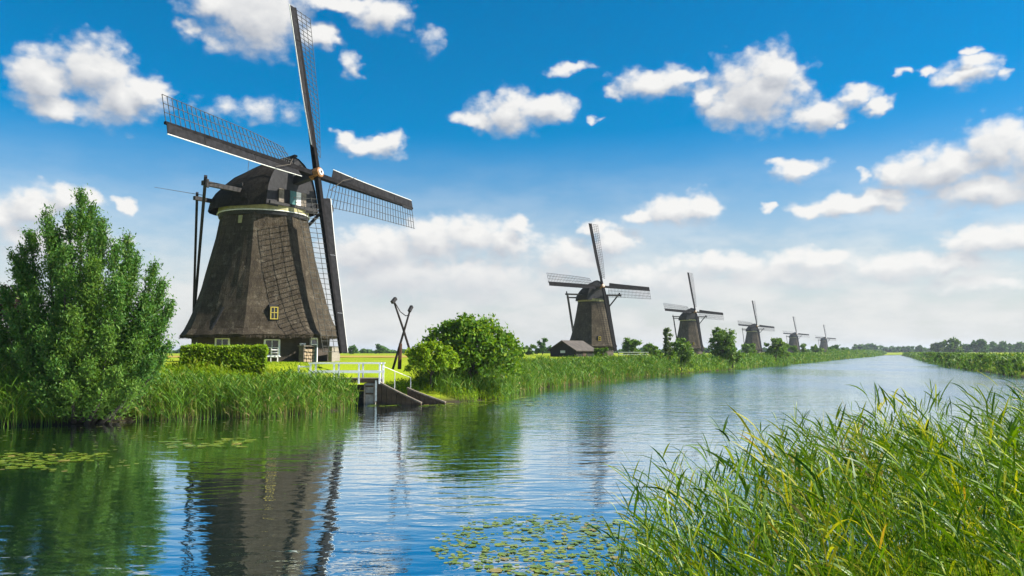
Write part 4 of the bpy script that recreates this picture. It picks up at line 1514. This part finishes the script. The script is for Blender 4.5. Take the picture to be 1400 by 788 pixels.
def bank_reeds(name, poly, n, d0, d1, h0, h1, seed, label, mat='reed_green', nleaf=4, wfac=1.0, K=3, lumps=.18, keep=None, ztop=None):
    p, s = along(poly, n, d0, d1, seed)
    if keep is not None:
        k = keep(p)
        p, s = p[k], s[k]
    r_ = np.random.default_rng(seed + 1)
    D = np.hypot(p[:, 0], p[:, 1])
    h = (h0 + (h1 - h0) * r_.random(len(p))) * (1 + lumps * np.sin(s * .55 + seed) + lumps * .6 * np.sin(s * 1.37 + 2 * seed))
    w = np.maximum(.028, D / 805.0 * .72) * wfac
    ft = feet(p)
    if ztop is not None:
        h = np.maximum(np.minimum(h, ztop - ft[:, 2] - .45 * r_.random(len(p)) + .18 * np.sin(s * .8)), .35)
    V, Q = reed_patch(ft, h, w, nleaf, (-.06, .0), seed + 2, K)
    return tag(add_obj(name, np_mesh(name, V, Q), mat), label, 'reeds', kind='stuff')


b1 = [P2(gp(186, 576)), P2(gp(270, 573)), P2(gp(350, 570)), P2(gp(440, 564)), P2(gp(480, 558.5))]
bank_reeds('reeds', b1, 2600, -.7, 2.6, 1.45, 2.15, 200, 'thick green reeds along the water below the clipped hedge', ztop=2.25)
bank_reeds('reeds', [P2(gp(-30, 584)), P2(gp(95, 581))], 420, -.5, 1.6, 1.3, 2.1, 210, 'tall reed blades standing in water under the willow')
b2 = [P2(gp(600, 551)), P2(gp(640, 549)), P2(gp(690, 545)), P2(gp(715, 537))]
bank_reeds('reeds', b2, 1500, -.4, 3.0, 1.0, 1.6, 220, 'reeds below the large round bush beside the wing wall')
b3 = [P2(gp(700, 542)), P2(gp(715, 537)), P2(gp(750, 530)), P2(gp(800, 524.5)), P2(gp(860, 518)), P2(gp(925, 512))]
bank_reeds('reeds', b3, 7500, -.6, 5.5, 1.5, 2.2, 230, 'long reed belt in front of the barn and second windmill', K=2, ztop=2.75)
b4 = [P2(gp(925, 512.3)), P2(gp(1000, 506)), P2(gp(1080, 498)), P2(gp(1150, 491.5))]
bank_reeds('reeds', b4, 7000, -1.0, 7.0, 1.7, 2.5, 240, 'reed belt of the bank below the distant windmills', K=2, nleaf=3, wfac=1.25, ztop=3.0)
b5 = [P2(gp(1150, 491.5)), P2(gp(1195, 487.6)), P2(gp(1212, 485.2))]
bank_reeds('reeds', b5, 2500, -1.0, 9.0, 2.0, 2.8, 250, 'far reeds where the mill bank meets the horizon', K=2, nleaf=2, wfac=1.7)
b6 = [P2(gp(1236, 486.4)), P2(gp(1250, 489.5)), P2(gp(1269, 495)), P2(gp(1293, 501)), P2(gp(1345, 509)), P2(gp(1400, 517.5)), (66, 80)]
bank_reeds('reeds', b6, 9000, -1.0, 11.0, 1.5, 2.1, 260, 'lush green reeds and grass covering the opposite dike', K=2, nleaf=3, wfac=1.3, lumps=.42, ztop=3.0)
bank_reeds('reeds', b1, 260, -.5, .6, .7, 1.5, 205, 'scattered dry pale reed stalks at the water below the hedge', 'reed_dry', 2)
bank_reeds('reeds', b3, 420, -.5, .8, .7, 1.5, 235, 'scattered dry pale reed stalks at the water before the barn', 'reed_dry', 2, K=2)
# grass and weeds on the mill bank above the reeds
b7 = [(-22, 43.0), (-16, 45), (-12.6, 49.5)]
bank_reeds('bank_grass', b7, 2400, .2, 3.2, .45, .95, 270, 'rough grass and weeds between the reeds and the mill lawn', 'leaf_hedge', 3)
bank_reeds('bank_grass', [(-8.2, 52.6), (-4, 53.2), (0, 57.5)], 2200, -.2, 4.0, .35, .75, 280, 'rough grass on the bank above the wing walls', 'leaf_hedge', 3)
bank_reeds('yellow_weeds', [(-18.5, 45.6), (-14, 47.6), (-12.4, 50.0)], 420, 0, 2.2, .7, 1.15, 290, 'yellow flowering weeds behind the reeds near the footbridge', 'weed_yellow', 4)

# lawn and field grass: short blades close enough to show
r_ = np.random.default_rng(14)
n = 9000
p = np.stack([-23 + 13 * r_.random(n), 47.5 + 11 * r_.random(n)], 1)
k = (shore(p) > 2.5) & (np.hypot(p[:, 0] - MILL[0], p[:, 1] - MILL[1]) > 6.2)
p = p[k]
n = len(p)
a = r_.random(n) * 2 * math.pi
V, Q = strips(np.column_stack([p, height(p)]), nrm(np.stack([np.cos(a) * .3, np.sin(a) * .3, np.ones(n)], 1)), .07 + .07 * r_.random(n), np.full(n, .05), np.zeros((n, 3)), np.stack([np.cos(a), np.sin(a), 0 * a], 1), 1)
tag(add_obj('lawn_grass', np_mesh('lawn_grass', V, Q), 'leaf_hedge'), 'short sunlit lawn grass in front of the mill', 'grass', kind='stuff')


# --- foreground reeds
def foreground():
    r_ = np.random.default_rng(31)
    n = 16000
    p = np.stack([-.6 + 13.4 * r_.random(n), 4.6 + 12 * r_.random(n)], 1)
    sh = shore(p)
    ratio = p[:, 0] / p[:, 1]
    # reeds come up in clumps
    cl = np.sin(p[:, 0] * 2.3 + 1.1 * np.sin(p[:, 1] * 1.7)) * np.sin(p[:, 1] * 2.1 + np.sin(p[:, 0] * 1.3)) * .5 + .5
    keep = (sh > -1.5) & (ratio > .02) & (ratio < .86) & (np.hypot(p[:, 0], p[:, 1]) > 5.3)
    dens = np.interp(sh, [-1.5, -.6, .6, 6], [.04, .20, .46, .36]) * (.12 + 1.25 * cl ** 1.3)
    keep &= r_.random(n) < dens
    p, sh, ratio, cl = p[keep], sh[keep], ratio[keep], cl[keep]
    P = feet(p)
    # low sprays at the water, tall on the bank
    h = np.interp(ratio, [.05, .14, .20, .28, .36, .5, .64], [.7, 1.05, 1.5, 1.95, 2.0, 1.85, 1.85]) * (.66 + .42 * r_.random(len(p))) * (.74 + .36 * cl)
    ylim = np.interp(ratio * FPX + 700, [720, 780, 860, 950, 1020, 1100, 1200, 1300, 1400], [745, 715, 660, 610, 585, 562, 540, 518, 508])
    top = CAMZ - (ylim - 481) / FPX * p[:, 1] - P[:, 2]
    h = np.where(h > top, top * (.80 + .22 * r_.random(len(p))), h)
    h = np.maximum(h, .35)
    kind = r_.random(len(p)) + .22 * np.sin(p[:, 0] * 1.9 + p[:, 1] * 1.2)
    yel = kind < .02
    dry = (~yel) & (r_.random(len(p)) < .035)
    w = .0130 * (.6 + .9 * r_.random(len(p)))
    for nm, sel, mat, lab, nl, sd_ in (('reeds', ~yel & ~dry, 'reed_fore', 'dense green reed thicket with arching leaves covering the grassy point', 11, 300),
                                       ('reeds', yel, 'reed_yellow', 'yellowing reed stalks scattered through the green reed thicket', 7, 310),
                                       ('reeds', dry, 'reed_dry', 'dry straw-coloured reed stalks left standing among the green ones', 4, 330)):
        V, Q = reed_patch(P[sel], h[sel], w[sel], nl, (-.17, .02), sd_, 4, .25, 1.05, .4)
        tag(add_obj(nm, np_mesh(nm, V, Q), mat), lab, 'reeds', kind='stuff')
    n = 5000
    p = np.stack([.3 + 12 * r_.random(n), 4.8 + 11 * r_.random(n)], 1)
    k = (shore(p) > .05)
    p = p[k]
    V, Q = reed_patch(feet(p), .3 + .4 * r_.random(len(p)), np.full(len(p), .018), 2, (-.15, 0), 320, 3, .6)
    tag(add_obj('undergrowth', np_mesh('undergrowth', V, Q), 'reed_fore'), 'low shaded grass growing between the reed stalks', 'grass', kind='stuff')


foreground()


# --- water lilies
def lilies():
    r_ = np.random.default_rng(9)
    meshes = []
    for i in range(5):
        nseg = 14
        vs = [(0, 0, .012)]
        notch = .32
        for k in range(nseg + 1):
            a = notch / 2 + (2 * math.pi - notch) * k / nseg
            rr = 1.0 * (1 + .05 * math.sin(3 * a + i))
            vs.append((math.cos(a) * rr, math.sin(a) * rr * .92, .012 + .03 * r_.random() + (.05 if (k + i) % 9 == 0 else 0)))
        fs = [(0, k, k + 1) for k in range(1, nseg + 1)]
        me = bpy.data.meshes.new('lily_pad')
        me.from_pydata(vs, [], fs)
        me.update()
        me.materials.append(MATS['pad_green'])
        meshes.append(me)
    groups = [
        ((0, 140, 620, 641), 62, (.12, .24), 'flat green lily pad afloat on dark water before the willow', 'lily pads before the willow'),
        ((225, 345, 599, 612), 30, (.16, .28), 'green lily pad on the mill reflection below the reeds', 'lily pads on the mill reflection'),
        ((480, 745, 543, 556), 42, (.20, .38), 'lily pad floating along the sluice and round bush bank', 'lily pads by the sluice bank'),
        ((590, 905, 706, 786), 160, (.045, .11), 'yellow-green lily pad drifting beside the foreground reeds'.replace('foreground ', 'arching '), 'lily pads beside the arching reeds'),
    ]
    placed = []
    for gi, ((x0, x1, y0, y1), n, (r0, r1), lab, grp) in enumerate(groups):
        c = 0
        tries = 0
        while c < n and tries < 20000:
            tries += 1
            px, py = x0 + (x1 - x0) * r_.random(), y0 + (y1 - y0) * r_.random()
            if gi == 0 and py > 641 - (px / 140) * 12 and px > 60:
                continue
            if gi == 3:
                e = ((px - 760) / 165) ** 2 + ((py - 748) / 42) ** 2
                if e > 1 or (px < 660 and r_.random() < .5):
                    continue
            q = gp(px, py)
            if shore(np.array([q[:2]]))[0] > -.15:
                continue
            rad = r0 + (r1 - r0) * r_.random()
            if any((q[0] - a) ** 2 + (q[1] - b) ** 2 < (.80 * (rad + c_)) ** 2 for a, b, c_ in placed):
                continue
            placed.append((q[0], q[1], rad))
            o = bpy.data.objects.new('lily_pad', meshes[int(r_.integers(5))])
            COL.objects.link(o)
            o.location = (q[0], q[1], .006 + .004 * r_.random())
            o.rotation_euler = (r_.normal() * .02, r_.normal() * .02, r_.random() * 6.28)
            o.scale = (rad, rad * (.75 + .25 * r_.random()), .22)
            tag(o, lab, 'lily pad', grp)
            c += 1


lilies()


def floating_mat():
    r_ = np.random.default_rng(19)
    for (x0, x1, y0, y1), n, (a0, a1), lab in (((585, 930, 702, 788), 1500, (.018, .055), 'loose mat of tiny floating leaves between the larger lily pads'),
                                               ((600, 770, 541, 556), 700, (.05, .14), 'thin strip of floating weed along the bank below the round bush'),
                                               ((200, 500, 556, 606), 420, (.03, .10), 'specks of floating weed on the dark reflection below the reeds'),
                                               ((0, 190, 580, 645), 300, (.03, .09), 'specks of floating weed around the lily pads before the willow'),
                                               ((850, 1010, 505, 540), 260, (.08, .22), 'patches of floating weed off the reed belt')):
        px, py = x0 + (x1 - x0) * r_.random(n), y0 + (y1 - y0) * r_.random(n)
        cl = np.sin(px * .06 + np.sin(py * .21) * 2) * np.sin(py * .19 + px * .021) * .5 + .5
        if y0 == 702:
            e = ((px - 765) / 178) ** 2 + ((py - 748) / 46) ** 2
            k = (e < 1) & (r_.random(n) < .3 + .7 * cl)
        else:
            k = r_.random(n) < cl ** 2 * 1.1
        P = np.array([gp(a, b) for a, b in zip(px[k], py[k])])
        k = shore(P[:, :2]) < -.05
        P = P[k]
        m = len(P)
        rad = a0 + (a1 - a0) * r_.random(m)
        ang = np.arange(6) * math.pi / 3
        rot = r_.random(m) * 6.28
        X = P[:, None, 0] + np.cos(ang[None] + rot[:, None]) * rad[:, None] * (.8 + .4 * r_.random((m, 6)))
        Y = P[:, None, 1] + np.sin(ang[None] + rot[:, None]) * rad[:, None] * (.8 + .4 * r_.random((m, 6)))
        Zc = np.full((m, 6), .005) + .002 * r_.random((m, 1))
        V = np.stack([X, Y, Zc], -1).reshape(-1, 3)
        tag(add_obj('floating_weed', np_mesh('floating_weed', V, np.arange(6 * m).reshape(m, 6)), 'weed_float'), lab, 'water plants', kind='stuff')


floating_mat()


# ------------------------------------------------------------------ air
def haze():
    m = bpy.data.materials.new('haze_air')
    m.use_nodes = True
    nt = m.node_tree
    nt.nodes.remove(nt.nodes['Principled BSDF'])
    v = nt.nodes.new('ShaderNodeVolumePrincipled')
    v.inputs['Color'].default_value = (.80, .90, 1.0, 1)
    v.inputs['Density'].default_value = HAZE
    v.inputs['Anisotropy'].default_value = .2
    nt.links.new(v.outputs[0], nt.nodes['Material Output'].inputs['Volume'])
    MATS['haze_air'] = m
    o = MB().box((-7000, -400, -3), (7000, 9500, 36)).build('haze', 'haze_air')
    tag(o, 'thin pale summer haze over the whole polder', 'haze', kind='stuff')


HAZE = .00014
haze()
